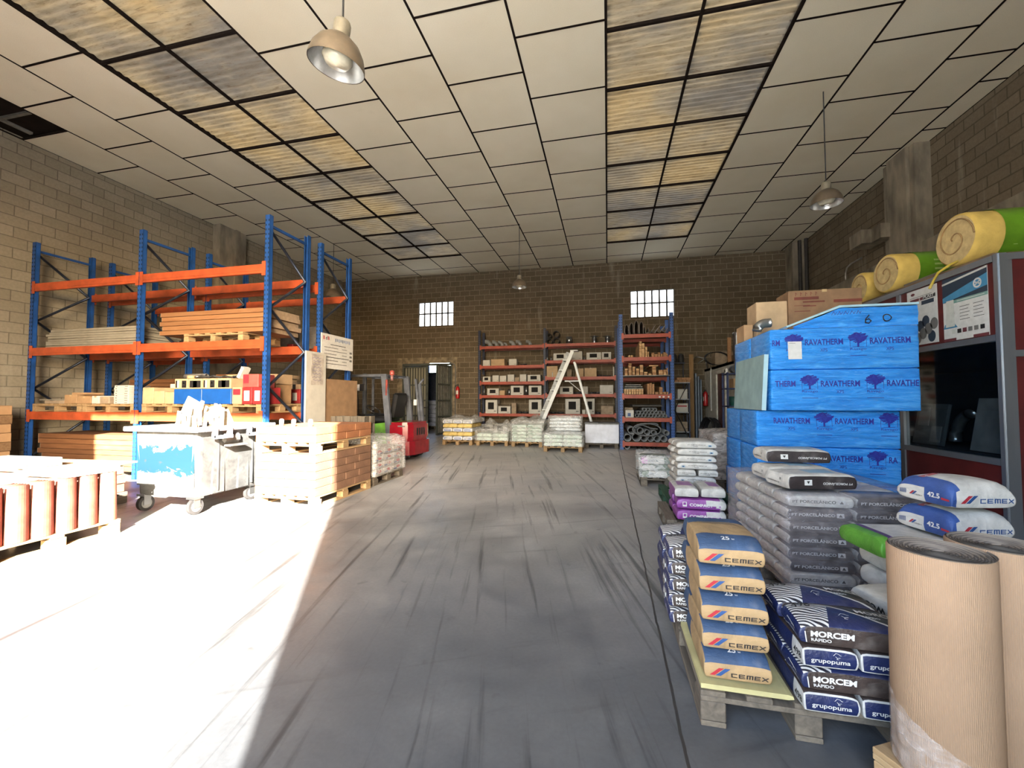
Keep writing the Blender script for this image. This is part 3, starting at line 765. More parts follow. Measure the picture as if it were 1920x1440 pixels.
plain('white sack printed weber upside down beside the brown roll', .26, .2, .11, 1.315, 2.2, .37, [WH], .35, seed=31, art={'L': lambda A: A.text('weber', -.075, .03, .045, 0, w=.15, flip=True), 'F': lambda A: A.text('weber', -.1, .03, .05, 0, w=.2, flip=True)}, artm=[I_BLACK], bul=.05)
for k in range(2): plain('white sack under the upside-down weber sack, %s' % ('upper' if k else 'lower'), .26, .2, .11, 1.315, 2.2, .146+.112*k, [WH], .35, seed=35+k, group='white sacks under the weber sack')
plain('green, purple and white sack just behind the tall cardboard roll', .42, .3, .095, 1.47, 2.37, .60, [GRN, LIL, WH], .12, seed=33, fn=lambda f, u, v, tt: 0 if u < -.75 else (1 if u < -.6 else 2), xs=(-.75*.21, -.6*.21), bul=.0)
def white_cement():
    w, d, h = .31, .27, .118
    t = thing('cement_bag', 'x', 'cement bag', group='white cement bags on the stack behind the rolls')
    def fn(f, u, v, tt):
        if f == 'l': return 1 if (v < -.05 or tt > .84) else 0
        if f == 'f': return 1 if u < -.86 else 0
        if f == 't': return 1 if u < -.72 else 0
        return 0
    o, F, T, L = bag('sack', w, d, h, 14, [WH, WBL], fn, t, xs=(-.86*w/2, -.72*w/2), ys=(-.05*d/2,), zs=(.84*h,), bul=.16, e1=.3, e2=.3, nz=.006, nx=16)
    o.location = (0, d/2, 0)
    A = Flat(); cemex_mark(A, -.115, .03, .05, 1, 2); cemex_word(A, -.02, .03, .029, 2); A.lay('lettering', [I_BLACK, I_RED, I_BLUE, I_WHITE], F, t).location = (0, d/2, 0)
    B = Flat(); B.text('42.5', .025, .045, .036, 3, w=.058, bold=.03); B.rect(.088, .124, .042, .058, 1)
    cemex_mark(B, -.07, .036, .026, 1, 2); cemex_word(B, -.04, .034, .007, 0)
    for k in range(9): B.rect(-.118+k*.004, -.116+k*.004, .035, .07, 2)
    B.lay('end_print', [I_BLACK, I_RED, I_BLUE, I_WHITE], L, t).location = (0, d/2, 0)
    Cc = Flat(); Cc.rect(-.13, -.05, .02, .05, 1); Cc.text('52,5 R', -.04, .03, .03, 0, bold=.01); Cc.lay('top_print', [I_GREY, INK('pale_red', (196, 104, 104))], T, t, eps=.004).location = (0, d/2, 0)
    return t
wc = white_cement()
_r = .26; _c = (1.553, 2.352)
def wpos(dx=0, dy=0): return (_c[0]+.155*math.cos(_r)+dx, _c[1]+.155*math.sin(_r)+dy)
wc.location = (*wpos(.0, .01), .703); wc.rotation_euler = (0, 0, _r); wc['label'] = 'white and blue cement bag marked 42.5, lower of the two behind the cardboard rolls'
dup(wc, (*wpos(), .848), _r-.02, 'white and blue cement bag marked 42.5, upper of the two behind rolls')
# porcelain adhesive, a wrapped pallet load of seven layers with loose sacks on top
PBRN = paper('adhesive_sack_dark', (58, 50, 50), .35, spec=.6); PGR = paper('adhesive_sack_grey', (150, 142, 140), .5)
pallet('wooden pallet under the wrapped porcelain adhesive sacks', 1.15, 3.12, .82, .98, .06, W_OLD, full=False)
def porc(m, dark):
    t = thing('adhesive_bag', 'x', 'adhesive bag', group='porcelain adhesive sacks in the wrapped load')
    w, d, h = .39, .228, .08
    o, F, T, L = bag('sack', w, d, h, 41+dark, [m, WH, PBRN], lambda f, u, v, tt: (1 if f == 'l' else (0 if f == 'f' else (2 if dark else 1))), t, e1=.2, e2=.15, nx=12, ny=8)
    o.location = (0, d/2, 0)
    A = Flat(); A.text('PT PORCELÁNICO', -.17, .028, .028, 0, w=.26, bold=.02)
    A.rect(.1, .145, .022, .056, 1); A.poly([(.11, .028), (.135, .028), (.1225, .05)], 2)
    A.lay('lettering', [I_WHITE if dark else I_BLACK, I_WHITE, I_BLACK], F, t).location = (0, d/2, 0)
    return t
pd = porc(PBRN, 1); pw = porc(WH, 0); first = [1, 1]
c6, s6 = math.cos(.06), math.sin(.06)
def pp(a, b): return (1.15+a*c6-b*s6, 3.12+a*s6+b*c6)
for i in range(7):
    z = H0+.0845*i
    for a, b, col, row in ((.205, 0, 'left', 'front'), (.612, 0, 'right', 'front'), (.205, .24, 'left', 'second'), (.205, .48, 'left', 'third'), (.205, .72, 'left', 'back')):
        dark = (row == 'front') and not (col == 'left' and i in (0, 6))
        src = pd if dark else pw; k = 0 if dark else 1
        x, y = pp(a+.006*math.sin(i*2.1), b)
        put(src, not first[k], (x, y, z), .06+.012*math.sin(i*3+a), '%s porcelain adhesive sack, wrapped load, %s row %s, %s' % ('dark brown' if dark else 'white', row, col, level(i, 7)))
        first[k] = 0
    if i == 6:
        for b in (.24, .48, .72): x, y = pp(.612, b); dup(pw, (x, y, z), .06, 'white porcelain adhesive sack on the wrapped load top, right side, %s row' % {.24: 'second', .48: 'third', .72: 'back'}[b])
x, y = pp(.41, .485)
film('stretch_film', .89, 1.05, .60, 'dusty grey stretch film around the porcelain adhesive load', (x, y, .150), .06, film_mat('film_dusty_wrap', (168, 158, 157), .27, .14, 6, .9), 3, .012, cat='plastic film')
def loose(label, x, y, z, rz, seed):
    w, d, h = .44, .27, .1
    return plain(label, w, d, h, x, y, z, [PBRN, WH, I_SKY], rz, 'adhesive bag', 'loose adhesive sacks on the wrapped load', seed, .04, .12, .16, name='adhesive_bag',
        fn=lambda f, u, v, tt: 0 if f in 'fkb' else (2 if f == 't' and -.1 < u < .7 and -.6 < v < .3 else 1),
        art={'F': lambda A: (A.text('PT PORCELÁNICO', .0, .03, .022, 0, w=.19, flip=True, bold=.02), A.rect(-.12, -.07, .03, .072, 0), A.poly([(-.105, .062), (-.083, .062), (-.094, .04)], 1)), 'L': lambda A: (A.text('25', .03, .055, .016, 1), A.text('PT PORCELÁNICO', -.1, .025, .014, 1, w=.13, flip=True))}, artm=[I_WHITE, I_BLACK])
loose('brown and white adhesive sack, frontmost of those loose on the wrapped load', 1.37, 3.13, .768, .2, 51)
loose('brown and white adhesive sack lying in the middle of the wrapped load', 1.36, 3.43, .768, .12, 53)
loose('brown and white adhesive sack, topmost of the three on the wrapped load', 1.40, 3.56, .880, .04, 55)
# ================================================================== right side: insulation packs, office booth, middle stacks
KA = .68
XPS = None
def xps_film():
    t = NT('blue_pack_film'); p = t.obj()
    n = t.noise(t.scale(p, (.9, .9, 5)), 4.2, 6, .6, 1.1); n2 = t.noise(p, 3, 3)
    c = t.ramp(n, [(.25, (24, 116, 206)), (.5, (42, 142, 230)), (.75, (80, 168, 240))])
    st_ = t.noise(t.scale(p, (2.2, 2.2, 16)), 3.2, 5, .65, 2.2)
    c = t.mix(t.ramp(st_, [(.6, (0, 0, 0)), (.72, (.55, .55, .55))]), c, (126, 190, 240))  # paler streaks: glints on the film put into its colour
    t.set(c, .2, 0, .7); t.bump(t.math('ADD', n, t.math('MULTIPLY', st_, .6)), .9, .03); return t.m
XPS = xps_film(); I_DEEP = INK('deep_blue', (36, 44, 150)); XPSB = mat('xps_board', (150, 176, 176), .75, var=.05); XPSE = mat('xps_edge', (176, 214, 226), .7, var=.04)
def tree(A, x, y, s, m, rs):
    for k in range(9):
        yy = y+s*(.38+.6*k/9); half = s*.5*math.sin(PI*(k+1.2)/11)
        A.line([(x-half+rs.uniform(-.05, .05)*s, yy+rs.uniform(-.02, .02)*s), (x-half*.3, yy+.05*s), (x+half*.3, yy-.01*s), (x+half+rs.uniform(-.06, .06)*s, yy+.05*s)], s*.062, m)
    A.line([(x, y+.12*s), (x, y+.5*s)], s*.1, m); A.line([(x-.3*s, y+.12*s), (x+.3*s, y+.12*s)], s*.025, m)
    A.line([(x-.42*s, y+.12*s), (x-.42*s, y+.75*s)], s*.02, m); A.line([(x+.42*s, y+.12*s), (x+.42*s, y+.75*s)], s*.02, m)
    A.text('Ravago', x-.42*s, y-.12*s, s*.2, m, w=.84*s, bold=0); A.rect(x-.42*s, x+.42*s, y-.42*s, y-.39*s, m)
def pack(label, x, y, z, rz, phase, sticker=False, face_art=True, w=1.25, d=.585, h=.405):
    """pack of boards in blue film, x, y: front left lower corner"""
    t = thing('insulation_pack', label, 'insulation pack', (x, y, z), rz, 'blue film packs of insulation board')
    mb = MB(); nx, nz = 24, 8; idx = {}
    sv = Vector((phase*9, z*7, y))
    def D(p):
        n = noise.noise_vector(Vector((p[0]*4, p[1]*4, p[2]*11))+sv)
        e = .006
        return (p[0]+n.x*e*.6, p[1]+n.y*e, min(h-.001, max(.001, p[2]+n.z*e*.3)))
    X = [0, .018]+[.018+(w-.036)*i/nx for i in range(1, nx)]+[w-.018, w]; Y = [0, .018, .15, .3, .45, d-.018, d]; Z = [0, .014]+[.014+(h-.028)*i/nz for i in range(1, nz)]+[h-.014, h]
    def rr(i, j, k):
        q = [X[i], Y[j], Z[k]]; ex = i in (0, len(X)-1), j in (0, len(Y)-1), k in (0, len(Z)-1)
        if sum(ex) > 1:
            for a, L in ((0, w), (1, d), (2, h)):
                if ex[a]: q[a] += .006 if q[a] < L/2 else -.006
        return q
    def vid(i, j, k):
        if (i, j, k) not in idx: idx[(i, j, k)] = len(mb.v); mb.v.append(D(rr(i, j, k)))
        return idx[(i, j, k)]
    def q(*a): mb.f.append(a); mb.m.append(0); mb.sm.append(True)
    I, J, K = len(X)-1, len(Y)-1, len(Z)-1
    for i in range(I):
        for j in range(J): q(vid(i, j, 0), vid(i, j+1, 0), vid(i+1, j+1, 0), vid(i+1, j, 0)); q(vid(i, j, K), vid(i+1, j, K), vid(i+1, j+1, K), vid(i, j+1, K))
        for k in range(K): q(vid(i, 0, k), vid(i+1, 0, k), vid(i+1, 0, k+1), vid(i, 0, k+1)); q(vid(i, J, k), vid(i, J, k+1), vid(i+1, J, k+1), vid(i+1, J, k))
    for j in range(J):
        for k in range(K): q(vid(0, j, k), vid(0, j, k+1), vid(0, j+1, k+1), vid(0, j+1, k)); q(vid(I, j, k), vid(I, j+1, k), vid(I, j+1, k+1), vid(I, j, k+1))
    mb.build('wrapped_boards', XPS, t)
    if face_art:
        rs = random.Random(int(phase*100)); step = .545
        fn = lambda a, b, e: Vector(D((a, 0, b)))+Vector((0, -e, 0))
        A = Flat()
        k = -1
        while True:
            x0 = phase*step+k*step
            if x0 > w: break
            if .08 < x0 < w-.07: tree(A, x0, .19, .16, 0, rs)
            tx = x0+.095
            full = 'RAVATHERM'
            a0, a1 = tx, tx+.345
            if a1 > .05 and a0 < w-.05:
                n0 = 0 if a0 >= .01 else min(8, int(math.ceil((.01-a0)/(.33/9)))); n1 = 9 if a1 <= w-.01 else max(1, int((w-.01-a0)/(.33/9)))
                if n1 > n0:
                    xs = a0+.33*n0/9; A.text(full[n0:n1], xs, .235, .058, 0, w=.33*(n1-n0)/9-.004, bold=.02)
                    if n0 == 0 and n1 == 9: A.text('XPS', a0+.13, .17, .032, 0, w=.062, bold=0)
            k += 1
        A.lay('lettering', [I_DEEP], fn, t, eps=.003)
        if sticker:
            B = Flat(); B.rect(.155, .275, .10, .275, 0)
            for i in range(9): B.rect(.165, .165+.1*rs.uniform(.5, 1), .12+.017*i, .124+.017*i, 1)
            B.lay('sticker', [I_WHITE, I_GREY], fn, t, eps=.006)
    return t
rzb = 0.
cb_, sb_ = math.cos(rzb), math.sin(rzb)
def bl(a, b, x0, y0): return (x0+a*cb_-b*sb_, y0+a*sb_+b*cb_)
pallet('wooden pallet hidden under the stack of blue insulation packs', 1.51, 4.74, 1.2, 1.2, rzb, W_PAL, full=False)
hz = .365; zs_ = [.146+i*.368 for i in range(3)]
for i in range(3):
    z = zs_[i]
    x, y = bl(0, 0, 1.49, 4.73)
    pack('blue film pack of insulation boards, %s of the lower three at the front' % level(i, 3, 'one'), x, y, z, rzb, (.4, .92, .11)[i], h=.366)
    x, y = bl(.01*i, .605, 1.49, 4.73)
    pack('blue film pack of insulation boards, %s of the lower three at the back' % level(i, 3, 'one'), x, y, z, rzb, .3, face_art=False, h=.366)
for i in range(2):
    z = zs_[2]+.368+.405*i
    x, y = bl(0, 0, 1.585, 4.60)
    pack('blue film pack of insulation boards, %s' % ('top front one with white sticker' if i else 'fourth from the floor at the front'), x, y, z, rzb, (.62, .385)[i], sticker=bool(i), h=.403)
    x, y = bl(.0, .605, 1.585, 4.60)
    pack('blue film pack of insulation boards, %s' % ('top one at the back' if i else 'fourth from the floor at the back'), x, y, z, rzb, .3, face_art=False, h=.403)
ztop = zs_[2]+.368+.81
# crumpled opened pack with loose boards on top
x, y = bl(.22, .02, 1.585, 4.60)
t = thing('insulation_pack', 'opened blue pack with crumpled film and marker writing on top of the stack', 'insulation pack', (x, y, ztop), rzb)
mb = MB(); n = 26; m_ = 9
for i in range(n+1):
    for j in range(m_+1):
        a = i/n; b = j/m_; xx = 1.04*a
        top = min(.185, .02+a*.42); zz_ = top*b
        nn = noise.noise_vector(Vector((xx*6, b*3, 4.2)))
        yy = -.015*math.sin(PI*b)+nn.y*.028*math.sin(PI*b)+.012
        mb.v.append((xx+nn.x*.01, yy, max(.001, zz_+nn.z*.012*b)))
for i in range(n):
    for j in range(m_): k = i*(m_+1)+j; mb.f.append((k, k+m_+1, k+m_+2, k+1)); mb.m.append(0); mb.sm.append(True)
fr_v = list(mb.v)
mb.build('crumpled_film', XPS, t)
MB().prism([(.02, .0), (1.0, 0), (1.0, .17), (.42, .17), (.03, .012)], .035, .55).build('boards', XPSB, t)
MB().prism([(-.06, .012), (.40, .192), (1.04, .192), (1.04, .212), (.395, .212), (-.07, .028)], -.01, .56).build('top_board', XPSE, t)
A = Flat(); A.ring(.78, .075, .032, .009, 0); A.line([(.64, .11), (.605, .065), (.61, .035), (.64, .03), (.655, .05), (.635, .07), (.61, .06)], .009, 0)
for i in range(5): A.line([(.33+.05*i, .12), (.35+.05*i, .155), (.36+.05*i, .125), (.375+.05*i, .15)], .004, 1)
def onfilm(a, b, e):
    nn = noise.noise_vector(Vector((a*6, b/.185*3, 4.2))); q = b/.185
    return Vector((a, -.015*math.sin(PI*q)+nn.y*.028*math.sin(PI*q)+.012-.004-e, b))
A.lay('marker_writing', [I_BLACK, I_DEEP], onfilm, t)
# pale board leaning on the left of the upper packs
t = thing('insulation_board', 'pale grey green insulation board leaning on the left of the upper blue packs', 'insulation board', (1.50, 4.60, zs_[2]+.3715), (0, math.radians(3.5), rzb))
t.location = (1.5, 4.615, zs_[2]+.371)
MB().bb(0, .04, 0, .93, 0, .56).build('board', XPSB, t); MB().bb(0, .04, -.002, 0, 0, .56).build('cut_edge', XPSE, t)
# boxes on top of the packs
def print_big(A, w, h):
    A.rect(.12*w, .5*w, .72*h, .78*h, 2); A.rect(.1*w, .42*w, .42*h, .435*h, 2)
    for k in range(5): A.rect((.1+.08*k)*w, (.106+.08*k)*w, .42*h, .56*h, 2)
    A.rect(.1*w, .42*w, .55*h, .562*h, 2); A.rect(-.3*w, .0*w, .74*h, .77*h, 2); A.rect(-.3*w, -.12*w, .66*h, .68*h, 2)
    A.rect(-.42*w, -.08*w, .80*h, .86*h, 2)
    for k in range(5): A.line([(-.40*w+.07*w*k, .88*h), (-.40*w+.07*w*k, .95*h), (-.38*w+.07*w*k, .92*h)], .006, 2)
    A.rect(-.42*w, -.2*w, .56*h, .575*h, 2); A.rect(-.42*w, -.2*w, .68*h, .69*h, 2)
carton('large printed cardboard box lying on the blue insulation packs', 2.44, 5.42, ztop+.002, .74, .36, .565, mat('box_kraft', (146, 112, 82), .8, var=.07), rzb, art=print_big, artm=[I_BLACK, I_WHITE, mat('ink_brick', (120, 58, 44), .7)])
carton('plain pale cardboard box left of the large printed box', 1.9, 5.44, ztop+.002, .33, .34, .455, CARD2, rzb, tape=False)
carton('low torn cardboard box beside the pale box on blue packs', 1.665, 5.5, ztop+.002, .1, .3, .2, CARD, rzb, tape=False)
METAL = mat('galvanised', (170, 172, 174), .28, .9, var=.1, scale=4)
tag(MB().tube([(1.73+.09*math.cos(a)-.0, 5.14, ztop+.052+.1*math.sin(a)) for a in [PI*.95-PI*.48*i/10 for i in range(11)]]+[(1.78, 5.14, ztop+.155)], .05, 14).build('duct_elbow', METAL), 'short galvanised duct elbow lying before the cardboard boxes on the packs', 'duct')
# --- office booth: aluminium frame, dark red panels, glass
ALU = mat('aluminium', (176, 180, 186), .32, .75, var=.05, scale=3, stretch=(1, 1, .2)); RED = mat('dark_red_panel', (96, 30, 28), .55, var=.08)
BX, BY, BT = 3.24, 4.37, 2.6
t = thing('office_booth', 'dark red office booth with aluminium frame and glass along right wall', 'booth', (BX, BY, 0))
mb = MB(); mb.bb(0, .05, -.06, .0, 0, BT); mb.bb(-.012, .0, -.05, -.012, 0, BT); mb.bb(.05, .1, -.04, .0, 0, BT); mb.build('corner_post', ALU, t)
def rail(z, hh=.055): return MB().bb(-.006, .05, 0, 2.5, z, z+hh).build('rail', ALU, t)
for z in (.02, .80, 1.86, BT-.055): rail(z)
for yy in (1.2, 2.42): MB().bb(-.004, .05, yy-.028, yy+.028, .075, BT-.055).build('mullion', ALU, t)
for z in (.02, 1.72, BT-.055): MB().bb(.05, 2.6, -.045, 0, z, z+.055).build('side_rail', ALU, t)
for xx in (1.2, 2.4): MB().bb(xx-.028, xx+.028, -.045, 0, .075, BT-.055).build('side_mullion', ALU, t)
for y0, y1 in ((0, 1.172), (1.228, 2.392)):
    MB().bb(.012, .04, y0, y1, .075, .80).build('panel', RED, t); MB().bb(.012, .04, y0, y1, 1.915, BT-.055).build('panel', RED, t)
for x0, x1 in ((.05, 1.172), (1.228, 2.372)):
    for z0, z1 in ((.075, 1.72), (1.775, BT-.055)): MB().bb(x0, x1, -.03, -.008, z0, z1).build('panel', RED, t)
g_ = NT('booth_glass'); tr = g_.new('BsdfTransparent'); tr.inputs[0].default_value = (.74, .79, .82, 1); gl = g_.new('BsdfGlossy'); gl.inputs['Roughness'].default_value = .05
mx = g_.new('MixShader'); mx.inputs[0].default_value = .07; g_.link(tr.outputs[0], mx.inputs[1]); g_.link(gl.outputs[0], mx.inputs[2]); g_.link(mx.outputs[0], g_.n['Material Output'].inputs[0])
for y0, y1 in ((0, 1.172), (1.228, 2.392)): MB().bb(.022, .028, y0, y1, .855, 1.86).build('glass_pane', g_.m, t)
MB().bb(.0, 2.6, .0, 2.5, BT, BT+.02).build('roof_board', mat('chipboard', (120, 96, 70), .8), t)
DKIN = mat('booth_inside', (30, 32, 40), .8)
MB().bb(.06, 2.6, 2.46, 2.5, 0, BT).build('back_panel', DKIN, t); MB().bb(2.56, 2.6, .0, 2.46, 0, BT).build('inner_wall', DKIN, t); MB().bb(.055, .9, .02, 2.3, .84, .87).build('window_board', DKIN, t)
tag(MB().bb(0, .03, 0, .42, 0, .5, M=None).build('grey_panel', mat('grey_sheet', (128, 130, 132), .6), None, (BX+.13, BY+.08, .879), (0, math.radians(10), 0)), 'plain grey sheet leaning behind the booth glass, beside the corner post', 'panel')
t2 = thing('grey_panel', 'ribbed grey tile with pale pads behind the booth glass', 'panel', (BX+.13, BY+.85, .879), (0, math.radians(10), 0))
MB().bb(0, .03, 0, .42, 0, .44).build('sheet', mat('dark_grey_sheet', (70, 74, 76), .6), t2); MB().bb(-.004, 0, .03, .17, .03, .2).build('pad', I_GREY, t2); MB().bb(-.004, 0, .22, .38, .2, .4).build('pad', I_GREY, t2)
tag(MB().tube([(BX+.3, BY+.66+.26*math.cos(a), .925+.3*math.sin(a)) for a in [PI*.42*i/9 for i in range(10)]], .05, 14).build('duct_elbow', METAL), 'bent metal duct between two grey panels behind booth glass', 'duct')
# posters on the upper panels
PX = BX+.010
def poster(label, y0, y1, z0, z1, draw, mats):
    t = thing('poster', label, 'poster', (PX, y1, z0)); w, h = y1-y0, z1-z0
    MB().bb(-.002, 0, -w, 0, 0, h).build('sheet', I_WHITE, t)
    A = Flat(); draw(A, w, h); A.lay('print', mats, face((-.0022, 0, 0), (0, -1, 0), (0, 0, 1), (-1, 0, 0)), t)
P1 = [I_BLACK, INK('slate', (44, 58, 76)), INK('cyan', (70, 140, 180)), INK('mint', (130, 170, 160)), INK('magenta', (190, 60, 120)), INK('wine', (110, 50, 56)), I_WHITE, I_GREY, INK('pale', (214, 214, 206))]
def dp1(A, w, h):
    A.rect(0, w, .62*h, h, 1); A.poly([(0, .62*h), (w, .72*h), (w, .9*h), (0, .7*h)], 2); A.poly([(0, .9*h), (w, .97*h), (w, h), (0, .93*h)], 8)
    for k in range(4): A.rect((.12+.16*k)*w, (.2+.16*k)*w, .75*h+.02*k*h, .86*h+.02*k*h, 0)
    A.rect(.1*w, w, .58*h, .63*h, 3); A.ring(.8*w, .79*h, .075*w, .03*w, 6); A.line([(.74*w, .76*h), (.86*w, .82*h)], .012, 6); A.line([(.75*w, .81*h), (.85*w, .77*h)], .012, 6)
    A.rect(.34*w, .94*w, .6*h, .609*h, 6)
    A.poly([(.06*w, .22*h), (.28*w, .22*h), (.27*w, .64*h), (.09*w, .64*h)], 8); A.text('BdB', .12*w, .585*h, .02, 0, w=.1*w, bold=.03); A.disc(.22*w, .42*h, .055*w, 4, ry=.07*h); A.rect(.1*w, .25*w, .53*h, .56*h, 5)
    A.poly([(.0, .2*h), (.34*w, .2*h), (.26*w, .27*h), (.04*w, .27*h)], 2)
    for r in range(5):
        for c in range(2): A.rect((.4+.3*c)*w, (.62+.3*c-.03*(r % 2))*w, (.5-.05*r)*h, (.508-.05*r)*h, 7)
    for k, m in enumerate((8, 0, 5, 7, 7, 0)): A.rect((.2+.125*k)*w, (.29+.125*k)*w, .105*h, .17*h, m)
    A.rect(.0, w, 0, .04*h, 5); A.rect(.3*w, .68*w, .0, .075*h, 6)
    for k, ch in enumerate('BdB'): A.ring(.37*w+.12*w*k, .036*h, .04*w, .012*w, 5 if k != 1 else 3, 4)
poster('white and blue product poster nearest the booth corner post', 4.44, 4.94, 1.925, 2.538, dp1, P1)
def dp2(A, w, h):
    A.disc(.22*w, .93*h, .07*w, 5, ry=.025*h); A.rect(.12*w, .85*w, .86*h, .868*h, 7); A.rect(.12*w, .55*w, .79*h, .84*h, 5); A.rect(.55*w, .95*w, .79*h, .85*h, 0); A.text('PLAST', .58*w, .8*h, .03, 6, w=.33*w, bold=.03); A.text('2', .42*w, .795*h, .03, 6, bold=.03)
    A.rect(.5*w, .9*w, .7*h, .77*h, 1)
    for k in range(7): A.disc((.35+.09*k)*w, (.12+.07*(k*3 % 5))*h, .12*w, 1 if k % 2 else 7, ry=.1*h)
poster('white poster with dark blot print, left of the blue product poster', 5.01, 5.44, 1.94, 2.535, dp2, P1)
# insulation rolls on the booth roof
YEL = mat('mineral_wool', (216, 180, 92), .95, var=.05, scale=9, bump=.4); YELC = mat('mineral_wool_end', (204, 176, 122), .95, var=.07, scale=18, bump=.5); RFILM = mat('roll_film_green', (98, 142, 34), .3, var=.12, scale=4); RFILY = mat('roll_film_yellow', (206, 178, 70), .3, var=.1, scale=5)
def wool_roll(label, x, y, r, L, rz, tail=False):
    t = thing('insulation_roll', label, 'insulation roll', (x, y, BT+.022+r), (0, 0, rz), 'yellow insulation rolls on the booth roof')
    mb = MB(); n = 36; vs = []; fs = []
    rings = [(0, .90), (.012, .97), (.04, 1), (.14, 1.0), (L-.05, 1), (L, .9)]
    for q, (xx, k) in enumerate(rings):
        for i in range(n):
            a = 2*PI*i/n; rr_ = r*k*(1+.025*noise.noise(Vector((xx*3, math.cos(a)*2, math.sin(a)*2+y)))); z = rr_*math.sin(a)
            vs.append((xx, rr_*math.cos(a), max(z, -r+.001)))
    for q in range(len(rings)-1):
        for i in range(n): fs.append((q*n+i, (q+1)*n+i, (q+1)*n+(i+1) % n, q*n+(i+1) % n))
    mb.add(vs, fs, 0, None, True); mb.add([vs[i] for i in range(n)], [tuple(range(n))], 1); mb.add([vs[i] for i in range(5*n, 6*n)], [tuple(range(n))[::-1]], 1)
    mb.build('wool', [YEL, YELC], t)
    sp = [(-.006-.002*math.sin(a*3), (.02+.0215*a*r/.25)*math.cos(a), (.02+.0215*a*r/.25)*math.sin(a)) for a in [i*.22 for i in range(44)]]
    MB().tube(sp, .006, 5).build('coil_edge', mat('wool_paper', (168, 132, 86), .9), t)
    f = MB(); vs = []; fs = []
    for q, xx in enumerate((.2, .215, L-.1)):
        for i in range(n): a = 2*PI*i/n; vs.append((xx, r*1.035*math.cos(a), max(r*1.035*math.sin(a), -r+.0005)))
    for q in range(2):
        for i in range(n): fs.append((q*n+i, (q+1)*n+i, (q+1)*n+(i+1) % n, q*n+(i+1) % n))
    f.add(vs, fs, 0, None, True).build('label_wrap', RFILM, t)
    A = Flat()
    for k in range(3): A.rect(.34, .9, -.09+.05*k, -.07+.05*k, 0)
    A.rect(.28, .31, -.2, .3, 0)
    A.lay('wrap_print', [mat('ink_lime', (176, 196, 120), .4)], lambda a, b, e: Vector((a, -(r*1.035+e)*math.cos(b/r+.25), (r*1.035+e)*math.sin(b/r+.25))), t, eps=.003) if r > .22 else None
    if tail: MB().tube([(.02, -.05, -r*.8), (-.03, .02, -r*.92), (-.045, .14, -r-.02), (-.05, .2, -r-.09), (-.055, .24, -r-.15)], .012, 6).build('loose_strip', RFILY, t)
wool_roll('yellow insulation roll with green wrap, nearest on the booth roof', BX-.02, 4.73, .245, 1.2, .02, True)
wool_roll('yellow insulation roll with green wrap, middle one on the booth roof', BX-.02, 5.74, .225, 1.2, .06)
wool_roll('yellow insulation roll, furthest on the booth roof, half hidden', BX+.0, 6.32, .2, 1.15, .0)
tag(MB().bb(0, .5, 0, .5, 0, .03).build('wooden_board', W_OLD, None, (BX+.03, 5.02, BT+.022)), 'short brown board between two yellow rolls on the booth roof', 'board')
# --- purple sacks, white sack tower, green and white sacks
PUR = paper('purple_plastic_sack', (142, 62, 150), .35, spec=.6)
pallet('old wooden pallet under the purple sacks', .575, 4.5, .8, .8, 0, W_OLD)
def lbl(A): A.text('COMPACT', -.11, .028, .036, 0, w=.22, bold=.04); A.rect(-.175, -.135, .022, .078, 0); A.rect(-.168, -.142, .04, .07, 1); A.rect(.15, .195, .03, .06, 0); A.poly([(.16, .035), (.185, .035), (.172, .052)], 1)
gp = 'purple sacks on the old pallet'
for i in range(2):
    plain('purple and white sack lettered COMPACT, %s of the front two' % ('upper' if i else 'lower'), .46, .27, .105, .905, 4.52, .146+.112*i, [PUR, WH], .03*(-1)**i-.02, 'bag', gp, 61+i, fn=lambda f, u, v, tt: 1 if (u > .78 or (f == 'f' and tt > .55-.6*(u-.2) and u > .25)) else 0, xs=(.78*.23,), art={'F': lbl}, artm=[I_WHITE, PUR], e1=.2, e2=.14)
    plain('purple and white sack, %s one at the back of the old pallet' % ('upper' if i else 'lower'), .46, .27, .105, .905, 4.82, .146+.112*i, [PUR, WH], 0, 'bag', gp, 63+i, e1=.2, e2=.14)
for k, (xx, s) in enumerate(((.78, 'left'), (1.02, 'right'))):
    plain('white sack with purple window on top of the purple sacks, %s one' % s, .225, .42, .1, xx-.008+.016*k, 4.53+.02*k, .372, [WH, PUR], 0, 'bag', gp, 65+k, fn=lambda f, u, v, tt, k=k: 1 if (f == 't' and (-.2 if k else -.6) < u < .7 and -.55 < v < .45) or (f == 'l' and not k) else 0, xs=(-.6*.11, -.2*.11, .7*.11), ys=(-.55*.21, .45*.21), e1=.16, e2=.2, bul=.05)
pallet('green painted pallet under the tower of white sacks', .70, 5.34, .8, 1.0, 0, W_GRN)
gw = 'white sacks in the tower behind the purple sacks'
def wl(flip): 
    return lambda A: (A.text('PT PORCELÁNICO', -.1, .04, .018, 0, w=.21, bold=.01, flip=flip), A.text('C2TE', -.03, .018, .012, 0, w=.05, flip=flip), A.rect(*((-.18, -.14) if flip else (.14, .18)), .022, .05, 1), A.poly([(.145, .026), (.175, .026), (.16, .046)] if not flip else [(-.175, .046), (-.145, .046), (-.16, .026)], 2))
DW = paper('white_sack_dusty', (206, 198, 188), .6)
sides = 'eseseSSS' if False else ['w', 'e', 'w', 'e', 'w', 'w', 'w', 'w']
